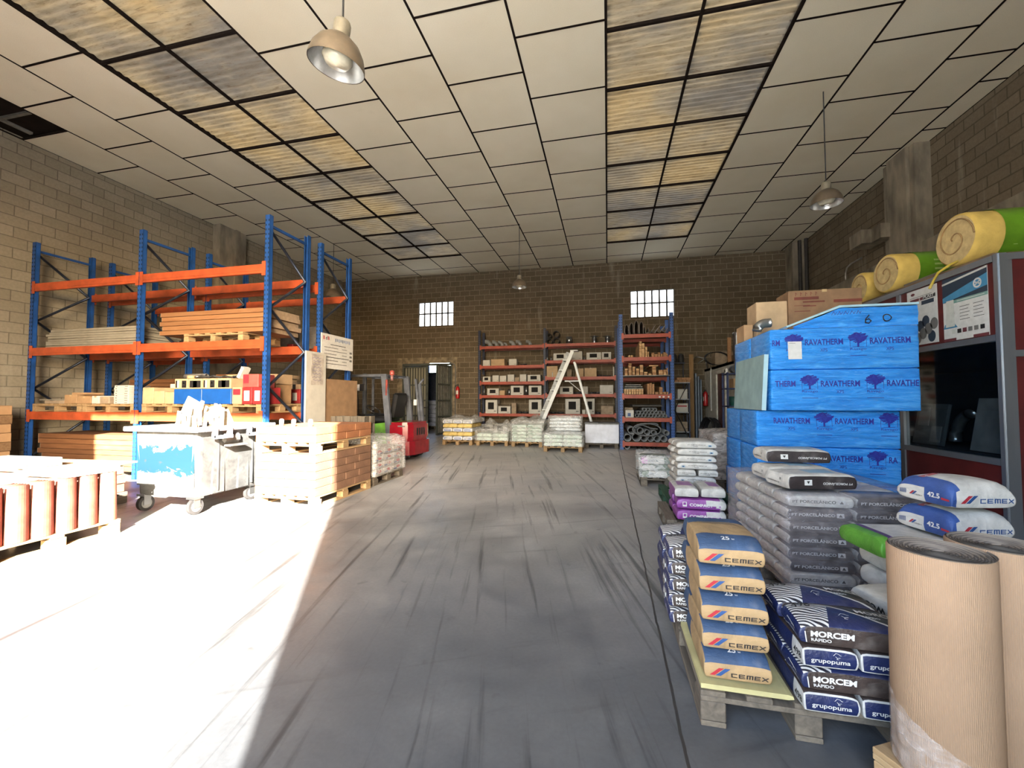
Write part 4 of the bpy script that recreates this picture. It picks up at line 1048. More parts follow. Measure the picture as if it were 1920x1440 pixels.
for i in range(8):
    z = .146+.0865*i; o_ = .012*math.sin(i*2.3)
    ln = level(i, 8)
    if sides[i] == 'w':
        plain('white porcelain sack lying across, %s of the sack tower, front' % ln, .47, .27, .083, 1.075+o_, 5.58, z, [WH, DW], .02*math.sin(i*1.3), 'bag', gw, 70+i, bul=.12 if i == 7 else 0, fn=lambda f, u, v, tt: 1 if f == 'l' else 0, art={'F': wl(i in (2, 4))}, artm=[I_BLACK, I_SKY, I_NAVY], e1=.3, e2=.2)
    else:
        for k, s in ((0, 'left'), (1, 'right')): plain('white sack end, %s one, %s of the sack tower' % (s, ln), .225, .27, .083, .945+.25*k+o_, 5.57, z, [WH, DW], .03*(-1)**k, 'bag', gw, 80+i*2+k, art={'F': lambda A: (A.text('PT PORCELÁNICO', -.09, .036, .018, 0, w=.18, bold=.01), A.text('C2TE', -.03, .016, .012, 0, w=.05))}, artm=[I_BLACK], e1=.18, e2=.2, fn=lambda f, u, v, tt: 1 if f == 'l' else 0)
    plain('white dusty sack, %s of the sack tower, back' % ln, .5, .3, .083, 1.07-o_, 5.88, z, [DW], .03*math.sin(i), 'bag', gw, 100+i, e1=.3, e2=.2)
LGR = paper('sack_green_band', (74, 96, 62), .5); PNK = paper('sack_pink_band', (216, 150, 204), .5)
pallet('wooden pallet under the green and white gypsum sacks', .50, 6.85, .8, 1.0, 0, W_OLD)
gg = 'green and white gypsum sacks'
def gec(A): A.text('GECOL', -.12, .04, .04, 0, w=.16, bold=.02)
plain('white and green gypsum sack lettered GECOL, lowest on its pallet', .42, .28, .1, .725, 6.86, .146, [WH, LGR], 0, 'bag', gg, 121, fn=lambda f, u, v, tt: 1 if u < -.5 or u > .8 else 0, xs=(-.5*.21, .8*.21), art={'F': gec}, artm=[I_NAVY])
plain('green and white gypsum sack end, middle layer', .2, .4, .1, .62, 6.87, .249, [WH, LGR], .05, 'bag', gg, 122, fn=lambda f, u, v, tt: 1 if f == 't' or tt > .9 else 0, zs=(.09,))
plain('dark green gypsum sack end beside the white sack tower, middle layer', .2, .4, .1, .84, 6.87, .249, [LGR, WH], -.02, 'bag', gg, 123)
plain('white and pink gypsum sack lettered GECOL, topmost on its pallet', .42, .28, .1, .725, 6.86, .352, [WH, LGR, PNK], 0, 'bag', gg, 124, fn=lambda f, u, v, tt: 2 if u < -.6 else (1 if u > .6 else 0), xs=(-.6*.21, .6*.21), art={'F': gec}, artm=[I_NAVY])
plain('green gypsum sack behind the topmost GECOL sack', .42, .28, .1, .725, 7.16, .352, [LGR], 0, 'bag', gg, 125)
plain('green gypsum sack behind the lowest GECOL sack', .42, .28, .1, .725, 7.26, .146, [LGR], 0, 'bag', gg, 126)
film('plastic_sheet', .5, .80, .34, 'clear sheet over the green and white gypsum sacks', (.725, 7.21, .15), 0, F_CLEAR, 5, .012)
gq = 'grey wrapped load between sack tower and blue packs'
pallet('wooden pallet under the grey wrapped load by blue packs', 1.62, 6.9, .8, 1.0, 0, W_OLD, full=False)
GYS = paper('dusty_grey_sack', (150, 138, 126), .7)
for i in range(6):
    for k in range(2): plain('dusty sack under grey plastic by the blue packs, %s, %s' % (level(i, 6), 'right' if k else 'left'), .38, .9, .105, 1.82+.4*k, 6.95, .146+.108*i, [GYS], 0, 'bag', gq, 130+i*2+k)
film('plastic_sheet', .9, 1.08, .72, 'crumpled dusty grey sheet over the load left of the blue packs', (2.02, 7.4, .15), 0, F_DUST, 7, .035, droop=.06)
tag(MB().tube([(1.45+.02*math.sin(i), 5.15-.12*i+.05*math.sin(i*2.2), .013) for i in range(9)], .012, 8).build('hose', INK('rubber', (30, 30, 32))), 'black hose end lying on the floor beside the blue packs', 'hose')
# ================================================================== back of the hall
KA = .95
BEAM = mat('beam_rust_orange', (150, 62, 42), .5, var=.1); UPB = mat('upright_blue', (36, 76, 140), .45, var=.12); UPD = mat('upright_dark_blue', (34, 42, 66), .5)
HOLE = mat('slot_hole', (16, 22, 36), .8); SHELFG = mat('grey_shelf_board', (140, 138, 132), .6)
def upright(parent, x, y, z1, m=UPB, w=.1, d=.07, holes=True, z0=0, slots=2):
    mb = MB(); th = .004
    mb.bb(-w/2, w/2, 0, th, z0, z1); mb.bb(-w/2, -w/2+th, 0, d, z0, z1); mb.bb(w/2-th, w/2, 0, d, z0, z1); mb.bb(-w/2, -w/2+.02, d-th, d, z0, z1); mb.bb(w/2-.02, w/2, d-th, d, z0, z1)
    mb.bb(-w/2-.012, w/2+.012, -.01, d+.01, z0, z0+.006)
    if holes:
        n = int((z1-z0-.1)/.075)
        for i in range(n):
            for k in ((-.025, .025) if slots == 2 else (0,)): z = z0+.08+.075*i; mb.bb(k-.008, k+.008, -.0015, .0, z, z+.032, 1)
    return mb.build('upright', [m, HOLE], parent, (x, y, 0))
def beam(parent, x0, x1, y, z, hh=.11, m=BEAM, d=.045):
    mb = MB(); mb.bb(x0, x1, 0, d, z, z+hh); mb.bb(x0, x1, -.006, 0, z+.018, z+hh-.03)
    for x in (x0, x1): mb.bb(x-.03, x+.03, -.012, .0, z-.035, z+hh+.04)
    return mb.build('beam', m, parent, (0, y, 0))
# --- shelving along the back wall
t = thing('shelving_rack', 'long red beamed shelving rack against the back block wall behind the ladder', 'shelving', (0, 0, 0))
SY = 14.4; SD = .6; ux = (-4.52, -2.13, .30); LV = ((.86, 1.514, 1.995, 2.575, 3.28), (.86, 1.545, 2.14, 2.72, 3.30))
for x in ux:
    for y in (SY, SY+SD-.07): upright(t, x, y, 3.86, UPD, .09, .07, y == SY)
for b in (0, 1):
    for z in LV[b]:
        for y in (SY, SY+SD-.045): beam(t, ux[b]+.045, ux[b+1]-.045, y-.002, z-.1, .1)
        MB().bb(ux[b]+.045, ux[b+1]-.045, SY+.045, SY+SD-.047, z-.03, z-.004).build('shelf_board', mat('shelf_board', (120, 96, 76), .7), t)
FX = lambda q: -4.491+(q-120)*.003124
BLK = mat('dark_opening', (22, 20, 20), .9); GPIPE = mat('grey_pvc', (124, 126, 128), .45, var=.08); DPIPE = mat('dark_pvc', (52, 52, 54), .5); CARDG = mat('cardboard_grey', (150, 132, 112), .8)
def shelf_item(kind, q0, q1, hq, z, lab, cat, y=SY+.05):
    x0, x1 = FX(q0), FX(q1); w = x1-x0; xc = (x0+x1)/2; h = hq*.0031; d = min(.42, max(.16, w*.9)); g_ = 'goods on the back shelving'
    if kind in 'wcgWF':
        m = {'w': CARDW, 'W': CARDW, 'F': CARDW, 'c': CARD2, 'g': CARDG}[kind]
        o = carton(lab, xc, y, z, w, d, h, m, 0, 'box', g_, kind == 'c', name='carton_box' if kind != 'c' else 'cardboard_box')
        if kind in 'WF': MB().bb(-w*.28, w*.22, -.002, 0, h*.3, h*.82).build('cut_opening', BLK, o)
        if kind != 'c': MB().bb(w*.22, w*.4, -.0022, 0, h*.14, h*.2).build('printed_mark', I_GREY, o)
        if kind == 'F':
            for sx_ in (-1, 1): MB().box((sx_*.045, .0, 0), (.085, d*.8, .004), M=Matrix.Translation((sx_*w/2, d/2, h)) @ Matrix.Rotation(-sx_*1.25, 4, 'Y')).build('flap', CARDG, o)
        return o
    if kind == 'm': return tag(MB().lathe([(0, 0), (w/2, 0), (w/2, h), (w/2*.9, h), (0, h)], 20).build('metal_canister', METAL, None, (xc, y+w/2, z)), lab, cat, g_)
    if kind == 'p': return tag(MB().cyl((0, 0, 0), (0, .4, 0), w/2, n=20, rin=.012).build('pipe_section', DPIPE, None, (xc, y, z+w/2)), lab, cat, g_)
    if kind == 'k':
        r = w/2; return tag(MB().lathe([(r*.5, 0), (r*.5, h*.5), (r*.62, h*.55), (r*.62, h*.62), (r*.5, h*.66), (r*.5, h*.8), (r, h*.82), (r*.98, h*.86), (.02, h), (0, h)], 24).build('chimney_cap', METAL, None, (xc, y+r, z)), lab, cat, g_)
    if kind == 'e':
        r = min(w*.3, h*.34); R = max(r*1.05, min(w, h)-r*1.05)
        pa = [(R*math.cos(a)-R+w/2-r, 0, R*math.sin(a)+.0) for a in [PI/2*i/8 for i in range(9)]]
        pa = [(p[0], 0, p[2]) for p in pa]
        mb = MB().tube([(w/2-r, 0, .0)]+pa[1:]+[(pa[-1][0]-.02, 0, pa[-1][2])], r, 14); mb.cyl((w/2-r, 0, 0), (w/2-r, 0, r*.6), r*1.16, n=16)
        return tag(mb.build('pipe_elbow', GPIPE, None, (xc, y+r+.03, z+.022)), lab, cat, g_)
    if kind == 'h':                                                # low heap piece: short elbow lying flat
        r = min(.035, h*.45); return tag(MB().tube([(-w/2, 0, r*1.15), (0, .03, r*1.15), (w/2, .0, r*1.15)], r, 10).build('pipe_fitting', DPIPE, None, (xc, y+.05, z)), lab, cat, g_)
N_ = ['top', 'second', 'third', 'fourth', 'lowest']
rows = [
 (0, 0, [('e', 175, 255, 90), ('e', 262, 330, 95), ('e', 333, 395, 90), ('e', 402, 440, 60), ('e', 450, 530, 65), ('e', 540, 607, 65), ('e', 662, 722, 75)]),
 (0, 1, [('w', 150, 235, 68), ('c', 248, 408, 76), ('w', 460, 550, 76), ('h', 590, 665, 20)]),
 (0, 2, [('F', 148, 240, 62), ('w', 264, 340, 75), ('w', 352, 428, 70), ('w', 445, 522, 82), ('g', 530, 580, 48), ('w', 588, 662, 83), ('W', 678, 825, 76)]),
 (0, 3, [('m', 150, 176, 76), ('W', 202, 341, 78), ('c', 349, 412, 54), ('m', 442, 478, 68), ('W', 482, 630, 108), ('m', 642, 678, 100), ('W', 690, 836, 108)]),
 (0, 4, [('W', 182, 322, 156), ('F', 334, 478, 84), ('g', 492, 545, 120), ('h', 556, 610, 50), ('h', 620, 680, 50), ('W', 692, 836, 160)]),
 (1, 0, [('p', 896, 960, 0), ('p', 968, 1040, 0), ('m', 1112, 1178, 80), ('k', 1372, 1472, 88), ('k', 1515, 1612, 84)]),
 (1, 1, [('m', 892, 910, 40), ('m', 936, 956, 40), ('F', 972, 1132, 80), ('w', 1162, 1290, 98), ('m', 1302, 1324, 34), ('W', 1336, 1494, 80), ('W', 1502, 1600, 80)]),
 (1, 2, [('c', 896, 1020, 124), ('g', 1122, 1172, 86), ('c', 1216, 1304, 92), ('c', 1314, 1444, 96), ('h', 1456, 1496, 22), ('h', 1506, 1600, 16), ('w', 1618, 1632, 105)]),
 (1, 3, [('h', 872, 912, 60), ('W', 1042, 1188, 84), ('h', 1196, 1286, 44), ('w', 1292, 1350, 84), ('h', 1360, 1412, 26), ('h', 1420, 1472, 26), ('w', 1478, 1620, 98)]),
 (1, 4, [('h', 935, 1000, 30), ('h', 1010, 1082, 30), ('W', 1102, 1264, 168), ('w', 1286, 1320, 46), ('F', 1326, 1420, 170), ('h', 1430, 1478, 60), ('g', 1488, 1618, 92)]),
]
NM = {'w': 'white carton', 'W': 'white carton with a dark cut opening', 'F': 'white carton with raised flaps', 'c': 'brown cardboard box', 'g': 'greyish cardboard box', 'm': 'metal canister', 'p': 'dark pipe section', 'k': 'metal chimney cap', 'e': 'grey pipe elbow', 'h': 'dark pipe fitting'}
CT = {'m': 'canister', 'p': 'pipe', 'k': 'chimney cap', 'e': 'pipe fitting', 'h': 'pipe fitting'}
OL = ['first', 'second', 'third', 'fourth', 'fifth', 'sixth', 'seventh', 'eighth', 'ninth', 'tenth', 'eleventh', 'twelfth', 'thirteenth']
for b, r, its in rows:
    for i, (k, a, c, h) in enumerate(its):
        shelf_item(k, a, c, h, LV[b][4-r], '%s, %s shelf of the %s bay, %s from left' % (NM[k], N_[r], ('left', 'right')[b], OL[i]), CT.get(k, 'box'))
for i, (a, c) in enumerate(((898, 952), (960, 1046))):
    w = FX(c)-FX(a); tag(MB().cyl((0, 0, 0), (0, .4, 0), w/2*.86, n=20, rin=.012).build('pipe_section', DPIPE, None, (FX((a+c)/2), SY+.05, 3.30+.235+w/2*.86)), 'dark pipe section stacked on another, top shelf of right bay, %s one' % ('left', 'right')[i], 'pipe', 'goods on the back shelving')
for i, (k, a, c, h, m_) in enumerate((('W', 132, 270, 150, 0), ('W', 290, 430, 160, 0), ('F', 452, 600, 150, 0), ('w', 690, 830, 120, 0), ('g', 1350, 1515, 170, 0))):
    shelf_item(k, a, c, h, .001, '%s on the floor under the shelving, %s from left' % (NM[k], OL[i]), 'box')
tag(MB().lathe([(.016, 0), (.016, .17), (0, .172)], 14).build('candle', I_WHITE, None, (FX(962), SY+.02, 2.141)), 'small white cylinder before a brown box, third shelf right bay', 'canister')
for i, (q, l) in enumerate(((1655, 'left'), (1668, 'middle'), (1680, 'right'))):
    tag(MB().box((0, 0, 0), (.035, .09, 1.5+.05*i)).build('wooden_plank', wood('plank_pine', (150, 122, 84), (184, 156, 112), 2), None, (.415+.045*i, SY+.12, .755+.025*i), (0, 0, 0)), 'upright pine plank at the right end of the shelving, %s one' % l, 'plank', 'pine planks beside the shelving')
# --- tall rack of timber and pipes
RX0, RX1, RY = .37, 1.69, 11.76
t = thing('shelving_rack', 'tall blue and orange rack holding timber and pipes below right window', 'shelving', (0, 0, 0))
RL = (.21, .87, 1.50, 2.02, 2.52, 3.15)
for y, hh in ((RY, 3.70), (RY+.9, 3.66), (RY+2.0, 3.66)):
    for x in (RX0, RX1): upright(t, x, y, hh, UPB, .1, .07, y == RY)
for i, z in enumerate(RL):
    for y in (RY, RY+.9, RY+2.03): beam(t, RX0+.05, RX1-.05, y-.002, z-.11, .1) if not (i == 3 and y == RY) else None
    MB().bb(RX0+.05, RX1-.05, RY+.05 if i != 3 else RY-.01, RY+2.02, z-.02, z-.004).build('shelf_board', SHELFG if i == 3 else mat('shelf_board', (120, 96, 76), .7), t)
for x in (1.34, 1.44, 1.57): MB().bb(x, x+.05, RY-.012, RY-.008, 1.41, 1.45).build('shelf_label', I_WHITE, t)
QX = lambda q: .424+(q-150)*.0026          # along the rack front
PINE = wood('timber_pine', (146, 104, 70), (186, 142, 102), 1); PINE2 = wood('timber_pale', (176, 136, 96), (214, 178, 132), 1)
def timber(q0, q1, z, hh, lab, L, m=PINE, dy=0, g='timber lengths on the tall rack'):
    w = (q1-q0)*.0026
    tag(MB().box((0, L/2, hh/2), (w*.94, L, hh*.97), b=.003).build('timber', m, None, (QX((q0+q1)/2), RY+.075+dy, z)), lab, 'timber', g)
# upper pile: a stepped heap and low piles
hq = .0265
cnt = 0
for ci, (q0, q1, n) in enumerate(((318, 345, 9), (345, 372, 8), (378, 400, 6), (403, 416, 3))):
    for k in range(n): timber(q0, q1, 2.521+k*.048, .047, 'timber end in the stepped upper shelf heap, column %s, %s' % (OL[ci], level(k, n, 'piece')), 1.6, PINE2, rnd.uniform(0, .08))
for ci, (q0, q1, n) in enumerate(((440, 470, 3), (472, 500, 2), (502, 530, 3), (533, 550, 2), (556, 590, 3), (588, 602, 2))):
    for k in range(n): timber(q0, q1, 2.521+k*.038, .037, 'timber end in low upper shelf piles, column %s, %s' % (OL[ci], level(k, n, 'piece')), 1.5, PINE, rnd.uniform(0, .06))
for k, q in enumerate((216, 244)): tag(MB().lathe([(0, 0), (.03, 0), (.034, .03), (.02, .055), (0, .06)], 10).build('pine_ball', PINE2, None, (QX(q), RY+.1, 2.521)), 'pale wooden ball on the upper timber shelf, %s one' % ('left', 'right')[k], 'ball')
for ci, (q0, q1, n) in enumerate(((168, 200, 4), (208, 240, 7), (246, 275, 5), (284, 318, 4), (322, 358, 6), (364, 400, 2), (408, 440, 1), (448, 488, 5), (510, 552, 3), (556, 586, 3), (588, 602, 4))):
    for k in range(n): timber(q0, q1, 2.021+k*.048, .047, 'timber end on the grey middle shelf, column %s, %s' % (OL[ci], level(k, n, 'piece')), 1.4, PINE if (ci+k) % 3 else PINE2, rnd.uniform(0, .1))
timber(412, 505, 2.021+.241, .03, 'wide flat timber lying across the middle shelf columns', 1.2, PINE2)
for ci in range(8):
    for k in range(2): timber(158+25*ci, 180+25*ci, 1.501+k*.072, .07, 'pale timber block in the row of eight, column %s, %s' % (OL[ci], ('lower', 'upper')[k]), .5, PINE2, .01*(ci % 3))
for ci, (q0, q1, hh) in enumerate(((392, 415, .29), (417, 440, .31), (442, 464, .28))): timber(q0, q1, 1.501, hh, 'reddish timber board standing on edge, %s of three' % OL[ci], 1.2)
for ci, (q0, q1, n) in enumerate(((470, 505, 1), (512, 545, 3), (552, 580, 1), (584, 602, 1))):
    for k in range(n): timber(q0, q1, 1.501+k*.065, .063, 'timber end right of the standing boards, column %s, %s' % (OL[ci], level(k, n, 'piece')), 1.0)
for k in range(3): tag(MB().bb(0, .52-.05*k, 0, 1.1, 0, .014).build('clear_profile', mat('profile_grey', (150, 156, 152), .3, spec=.6), None, (QX(172)+.02*k, RY+.62, 1.66+.055*k)), 'pale profile sheet above the timber blocks, %s' % level(k, 3, 'one'), 'profile')
tag(MB().bb(0, .5, 0, 1.2, 0, .15).build('timber_bundle', PINE, None, (QX(172)+.02, RY+.6, 1.502)), 'brown timber bundle behind the row of eight blocks', 'timber')
for k in range(5): tag(MB().cyl((0, 0, 0), (1.1, .2, .02*k), .014, n=8).build('metal_rod', DPIPE, None, (QX(165), RY+.2+.12*k, 1.345-.004*k)), 'dark long rod under the third beam, %s from the front' % OL[k], 'rod') if False else None
tag(MB().bb(0, .78, 0, 1.6, 0, .05).build('dark_board', mat('board_dark', (58, 54, 50), .7), None, (QX(250), RY+.35, .871+.29)), 'dark flat board lying over the small grey pipes', 'board')
def pipe(x, z, r, lab, L=1.9, g='grey pipes on the tall rack', y=0):
    tag(MB().cyl((0, 0, 0), (0, L, 0), r, n=18, rin=r*.14).build('pipe', GPIPE, None, (x, RY+.06+y, z)), lab, 'pipe', g)
r = .045; n0 = 0
for k, (cnt, zz_) in enumerate(((9, 0), (8, 1), (4, 2))):
    for i in range(cnt):
        xx = QX(272)+r+i*r*2.04+(r if k == 1 else 0)+(.2 if k == 2 else 0)
        pipe(xx, .872+r+zz_*r*1.9, r, 'small grey pipe on the second lowest shelf, %s row, %s from left' % (('bottom', 'middle', 'top')[k], OL[i]), y=rnd.uniform(0, .06))
o = carton('white and blue box left of the small grey pipes', QX(212), RY+.03, .871, .22, .4, .2, CARDW, 0, 'box', None, False)
MB().bb(-.05, .03, -.002, 0, .03, .12).build('printed_mark', I_BLUE, o)
carton('grey box under rods left of the small pipes, behind', QX(212), RY+.5, .871, .22, .4, .26, CARDG, 0, 'box', None, False)
for i, (xx, zz_, r) in enumerate(((.53, .1, .1), (.765, .118, .118), (.965, .085, .085), (1.135, .083, .08), (1.303, .085, .085), (1.475, .085, .085), (.635, .3, .1), (.87, .297, .085), (1.05, .255, .075), (1.22, .253, .07), (1.545, .245, .07))):
    pipe(xx, .212+zz_, r, 'large grey pipe on the lowest shelf of tall rack, %s %s' % (OL[i if i < 6 else i-6], 'from left' if i < 6 else 'of the upper row'), y=.02*(i % 3))
tag(MB().tube([(.36*math.cos(a), -.02+.02*math.sin(a*3), .165*math.sin(a)) for a in [2*PI*i/40 for i in range(40)]], .02, 8, closed=True).tube([(.30*math.cos(a), .015, .07+.1*math.sin(a+.5)) for a in [PI*.05+PI*.9*i/20 for i in range(21)]], .018, 8).tube([(-.3, .0, .1), (-.1, .02, .12), (.1, .02, .04), (.28, 0, .02)], .018, 8).build('hose_coil', mat('hose_grey', (96, 98, 100), .5), None, (1.02, RY-.02, .55)), 'grey hose coil hanging before the large pipes', 'hose')
pipe(.515, .075, .073, 'short grey pipe on the floor under the tall rack', .8)
for i in range(5): tag(MB().tube([(0, 0, .03), (.05, .1, .06), (.1, .3, .05)], .022, 8).build('pipe_fitting', DPIPE, None, (.76+.12*i, RY+.2, 0)), 'dark fitting on the floor under the tall rack, %s from left' % OL[i], 'pipe fitting')
def gutter(x, w, h, ang, lab, m=mat('gutter_brown', (104, 92, 84), .5)):
    pts = [(-w/2, 0), (-w/2, h*.55)]+[(-w/2*math.cos(a), h*.55+h*.45*math.sin(a)) for a in [PI*i/10 for i in range(1, 10)]]+[(w/2, h*.55), (w/2, 0)]
    v, f = ribbon(pts, .014); mb = MB(); n = len(v); L = 1.3
    mb.add([(p[0], 0, p[1]) for p in v]+[(p[0], L, p[1]) for p in v], [q for q in f]+[tuple(n+k for k in q[::-1]) for q in f]+[(2*i, n+2*i, n+2*i+2, 2*i+2) for i in range(n//2-1)]+[(2*i+1, 2*i+3, n+2*i+3, n+2*i+1) for i in range(n//2-1)])
    tag(mb.build('gutter_length', m, None, (x, RY+.05, 3.165), (0, ang, 0)), lab, 'gutter', 'gutter lengths on top of the tall rack')
for i, (x, w, h, a) in enumerate(((.53, .1, .25, .0), (.66, .1, .3, .0), (.79, .105, .35, .0), (.92, .1, .32, .0))): gutter(x, w, h, a, 'brown arched gutter length on the tall rack top, %s from left' % OL[i])
for i, (x, a) in enumerate(((1.08, -.12), (1.23, .5), (1.36, .5), (1.49, .5))):
    mb = MB().bb(-.05, .05, 0, 1.2, 0, .01).bb(-.05, -.04, 0, 1.2, 0, .2).bb(.04, .05, 0, 1.2, 0, .15)
    tag(mb.build('channel_length', mat('channel_grey', (124, 112, 102), .5), None, (x, RY+.06, 3.155+(.03 if a > 0 else .01)), (0, a, 0)), 'grey channel length on the tall rack top, %s from left' % OL[i], 'channel', 'channels on top of the tall rack')
# --- small blue shelf, planks, sheets, hose reel between rack and office
t = thing('shelf_unit', 'small dark blue shelf unit right of the tall timber rack', 'shelving', (2.0, 13.6, 0))
for x in (0, .42):
    for y in (0, .4): MB().bb(x, x+.04, y, y+.04, 0, 1.86).build('post', UPD, t)
for z in (.35, .95, 1.35, 1.86): MB().bb(0, .46, 0, .44, z, z+.03).build('shelf', mat('shelf_light', (150, 152, 156), .5), t)
tag(MB().tube([(0, 0, 1.84), (-.38, .0, 1.05), (.1, 0, .0)], .018, 6).build('metal_brace', METAL, None, (2.38, 13.52, 0)), 'bent pale metal bar leaning before the small blue shelf', 'bar')
carton('white carton on the upper shelf of the small blue unit', 2.25, 13.62, 1.381, .28, .3, .3, CARDW, tape=False)
carton('white and red carton on the middle shelf of small blue unit', 2.23, 13.62, .981, .34, .3, .26, CARDW, tape=False, bands=[(-.4, .4, .6, .75, 2)])
for k in range(3): carton('grey tile carton low on the small blue unit, %s' % level(k, 3, 'one'), 2.22, 13.62, .381+.1*k, .32, .3, .098, CARDG, tape=False)
carton('dark bin under the small blue shelf unit', 2.23, 13.66, .001, .34, .32, .3, mat('bin_grey', (60, 62, 62), .6), tape=False)
for k in range(4): tag(MB().box((0, 0, 0), (.11, .5, .07), b=.004).build('timber', PINE, None, (2.09+.115*k, 13.9, 1.926)), 'wrapped brown timber bundle on the small blue unit, %s from left' % OL[k], 'timber')
for k in range(3): tag(MB().box((0, 0, 0), (.13, .5, .07), b=.004).build('timber', PINE, None, (2.16+.135*k, 13.9, 2.0)), 'brown timber of the upper bundle row on small blue unit, %s' % OL[k], 'timber')
bx = thing('shelf_unit', 'dark wall shelf above the small blue unit', 'shelving', (2.0, 14.6, 2.55)); MB().bb(0, .5, 0, .3, 0, .03).build('shelf', UPD, bx); MB().bb(0, .03, .27, .3, -2.55, .0).build('post', UPD, bx); MB().bb(.47, .5, .27, .3, -2.55, .0).build('post', UPD, bx)
for k, x in enumerate((2.19, 2.40)): tag(MB().lathe([(0, 0), (.09, 0), (.1, .1), (.085, .24), (.05, .3), (0, .31)], 14).build('dark_jar', DPIPE, None, (x, 14.75, 2.581)), 'dark rounded jar on the high wall shelf, %s one' % ('left', 'right')[k], 'jar')
tag(MB().lathe([(0, 0), (.03, 0), (.03, .12), (0, .13)], 10).build('white_bottle', I_WHITE, None, (2.06, 14.72, 2.581)), 'small white bottle on the high wall shelf', 'bottle')
tag(MB().box((0, 0, 1.4), (.13, .05, 2.8), b=.004).build('wooden_plank', wood('plank_tall', (128, 98, 62), (166, 132, 90), 2), None, (2.62, 14.22, 0.001)), 'tall wooden plank standing left of the grey sheets', 'plank')
for k in range(3): tag(MB().box((0, 0, 1.1), (.06, .5, 2.2-.1*k), b=.002).build('grey_panel', mat('sheet_blue_grey', (104, 114, 128), .5), None, (2.78+.075*k, 14.6, -.0+(-.05*k if False else .001-(0.05*k)*0)), (0, 0, 0)), 'tall grey sheet standing by the office wall, %s from left' % OL[k], 'panel', 'grey sheets by the office wall') if False else tag(MB().bb(-.02, .02, -.25, .25, 0, 2.2-.1*k).build('grey_panel', mat('sheet_blue_grey', (104, 114, 128), .5), None, (2.78+.075*k, 14.6, .001)), 'tall grey sheet standing by the office wall, %s from left' % OL[k], 'panel', 'grey sheets by the office wall')
RUB = mat('black_rubber_hose', (26, 26, 28), .45, spec=.5)
t = thing('hose_coil', 'large black hose coil leaning by the office door', 'hose', (2.80, 13.0, 0), (0, .12, .25))
for k in range(7):
    R = .4-.012*(k % 3); MB().tube([(.035*k-.1+.01*math.sin(3*a), (R)*math.cos(a), .43+R*math.sin(a)) for a in [2*PI*i/40 for i in range(40)]], .02, 8, closed=True).build('hose_loop', RUB, t)
# --- small office: pale wall with red door, things stored on its roof
OW = mat('office_render', (182, 176, 164), .85, var=.08, world=True)
ow = MB(); OX = 3.24; ow.bb(OX, OX+.1, 6.95, 12.74, 0, 2.38); ow.bb(OX, OX+.1, 13.62, YB, 0, 2.38); ow.bb(OX, OX+.1, 12.74, 13.62, 2.12, 2.38); ow.bb(OX, XR, 6.95, 7.05, 0, 2.38); ow.bb(OX, XR, 6.95, YB, 2.30, 2.38)
struct(ow.build('wall_office', OW))
d2 = struct(MB().bb(OX-.03, OX+.02, 13.62, 13.72, 0, 2.2).bb(OX-.03, OX+.02, 12.64, 12.74, 0, 2.2).bb(OX-.03, OX+.02, 12.64, 13.72, 2.12, 2.22).build('door_2', mat('door_frame_white', (214, 210, 200), .6)))
MB().bb(OX+.01, OX+.05, 12.74, 13.62, .01, 2.12).build('door_leaf', mat('door_brown_red', (88, 40, 32), .5), d2)
struct(MB().tube([(OX-.03, 14.3, 1.0), (OX-.03, 14.3, 2.2), (OX-.03, 14.25, 2.36)], .02, 8).build('trim_10', I_WHITE))
def extinguisher(label, x, y, z, rz, s=1.0):
    t = thing('fire_extinguisher', label, 'fire extinguisher', (x, y, z), rz)
    RD = mat('extinguisher_red', (164, 24, 26), .3, spec=.6)
    MB().lathe([(0, 0), (.07, 0), (.075, .015), (.075, .38), (.06, .43), (.025, .46), (.022, .48), (0, .48)], 20).build('cylinder', RD, t)
    MB().cyl((0, 0, .48), (0, 0, .51), .02, n=10).bb(-.06, .05, -.012, .012, .51, .525).bb(-.06, .03, -.01, .01, .535, .548).build('valve_handle', DPIPE, t)
    MB().tube([(-.02, 0, .5), (-.1, -.01, .49), (-.125, -.01, .4), (-.12, -.01, .2), (-.1, -.01, .08)], .011, 6).build('hose', DPIPE, t)
    MB().add([(.0755*math.sin(a), -.0755*math.cos(a), zz_) for zz_ in (.16, .3) for a in [-.7+.2*i for i in range(8)]], [(i, i+1, i+9, i+8) for i in range(7)], 0).build('label', INK('label_cream', (206, 196, 186)), t)
    MB().bb(-.03, .03, .07, .1, .3, .36).build('bracket', DPIPE, t)
extinguisher('red fire extinguisher hanging on the back wall right of the barred door', -5.64, YB-.101, 1.40, 0)
extinguisher('red fire extinguisher hanging on the pale office wall', OX-.101, 14.75, 1.15, -PI/2)
struct(MB().tube([(-5.76, YB-.03, 0), (-5.76, YB-.03, 2.6), (-5.80, YB-.03, 2.72), (-6.0, YB-.03, 2.8)], .025, 8).build('trim_11', I_GREY))
t = thing('shelf_unit', 'dark blue shelf unit by the office wall behind the blue packs', 'shelving', (2.74, 10.66, 0))
for x in (0, .42):
    for y in (0, .42): MB().bb(x, x+.04, y, y+.04, 0, 2.0).build('post', mat('post_navy', (44, 54, 88), .5), t)
for z in (.3, .62, 1.18, 1.6, 1.95): MB().bb(0, .46, 0, .46, z, z+.03).build('shelf', mat('post_navy', (44, 54, 88), .5), t)
carton('brown box on the top shelf of the dark blue unit', 3.02, 10.68, 1.631, .26, .35, .22, CARD, tape=False)
tag(MB().lathe([(0, 0), (.12, 0), (.13, .22), (0, .22)], 16).build('green_bucket', mat('green_plastic', (26, 74, 66), .5), None, (2.96, 10.88, 1.211)), 'dark green bucket on the dark blue shelf unit', 'bucket')
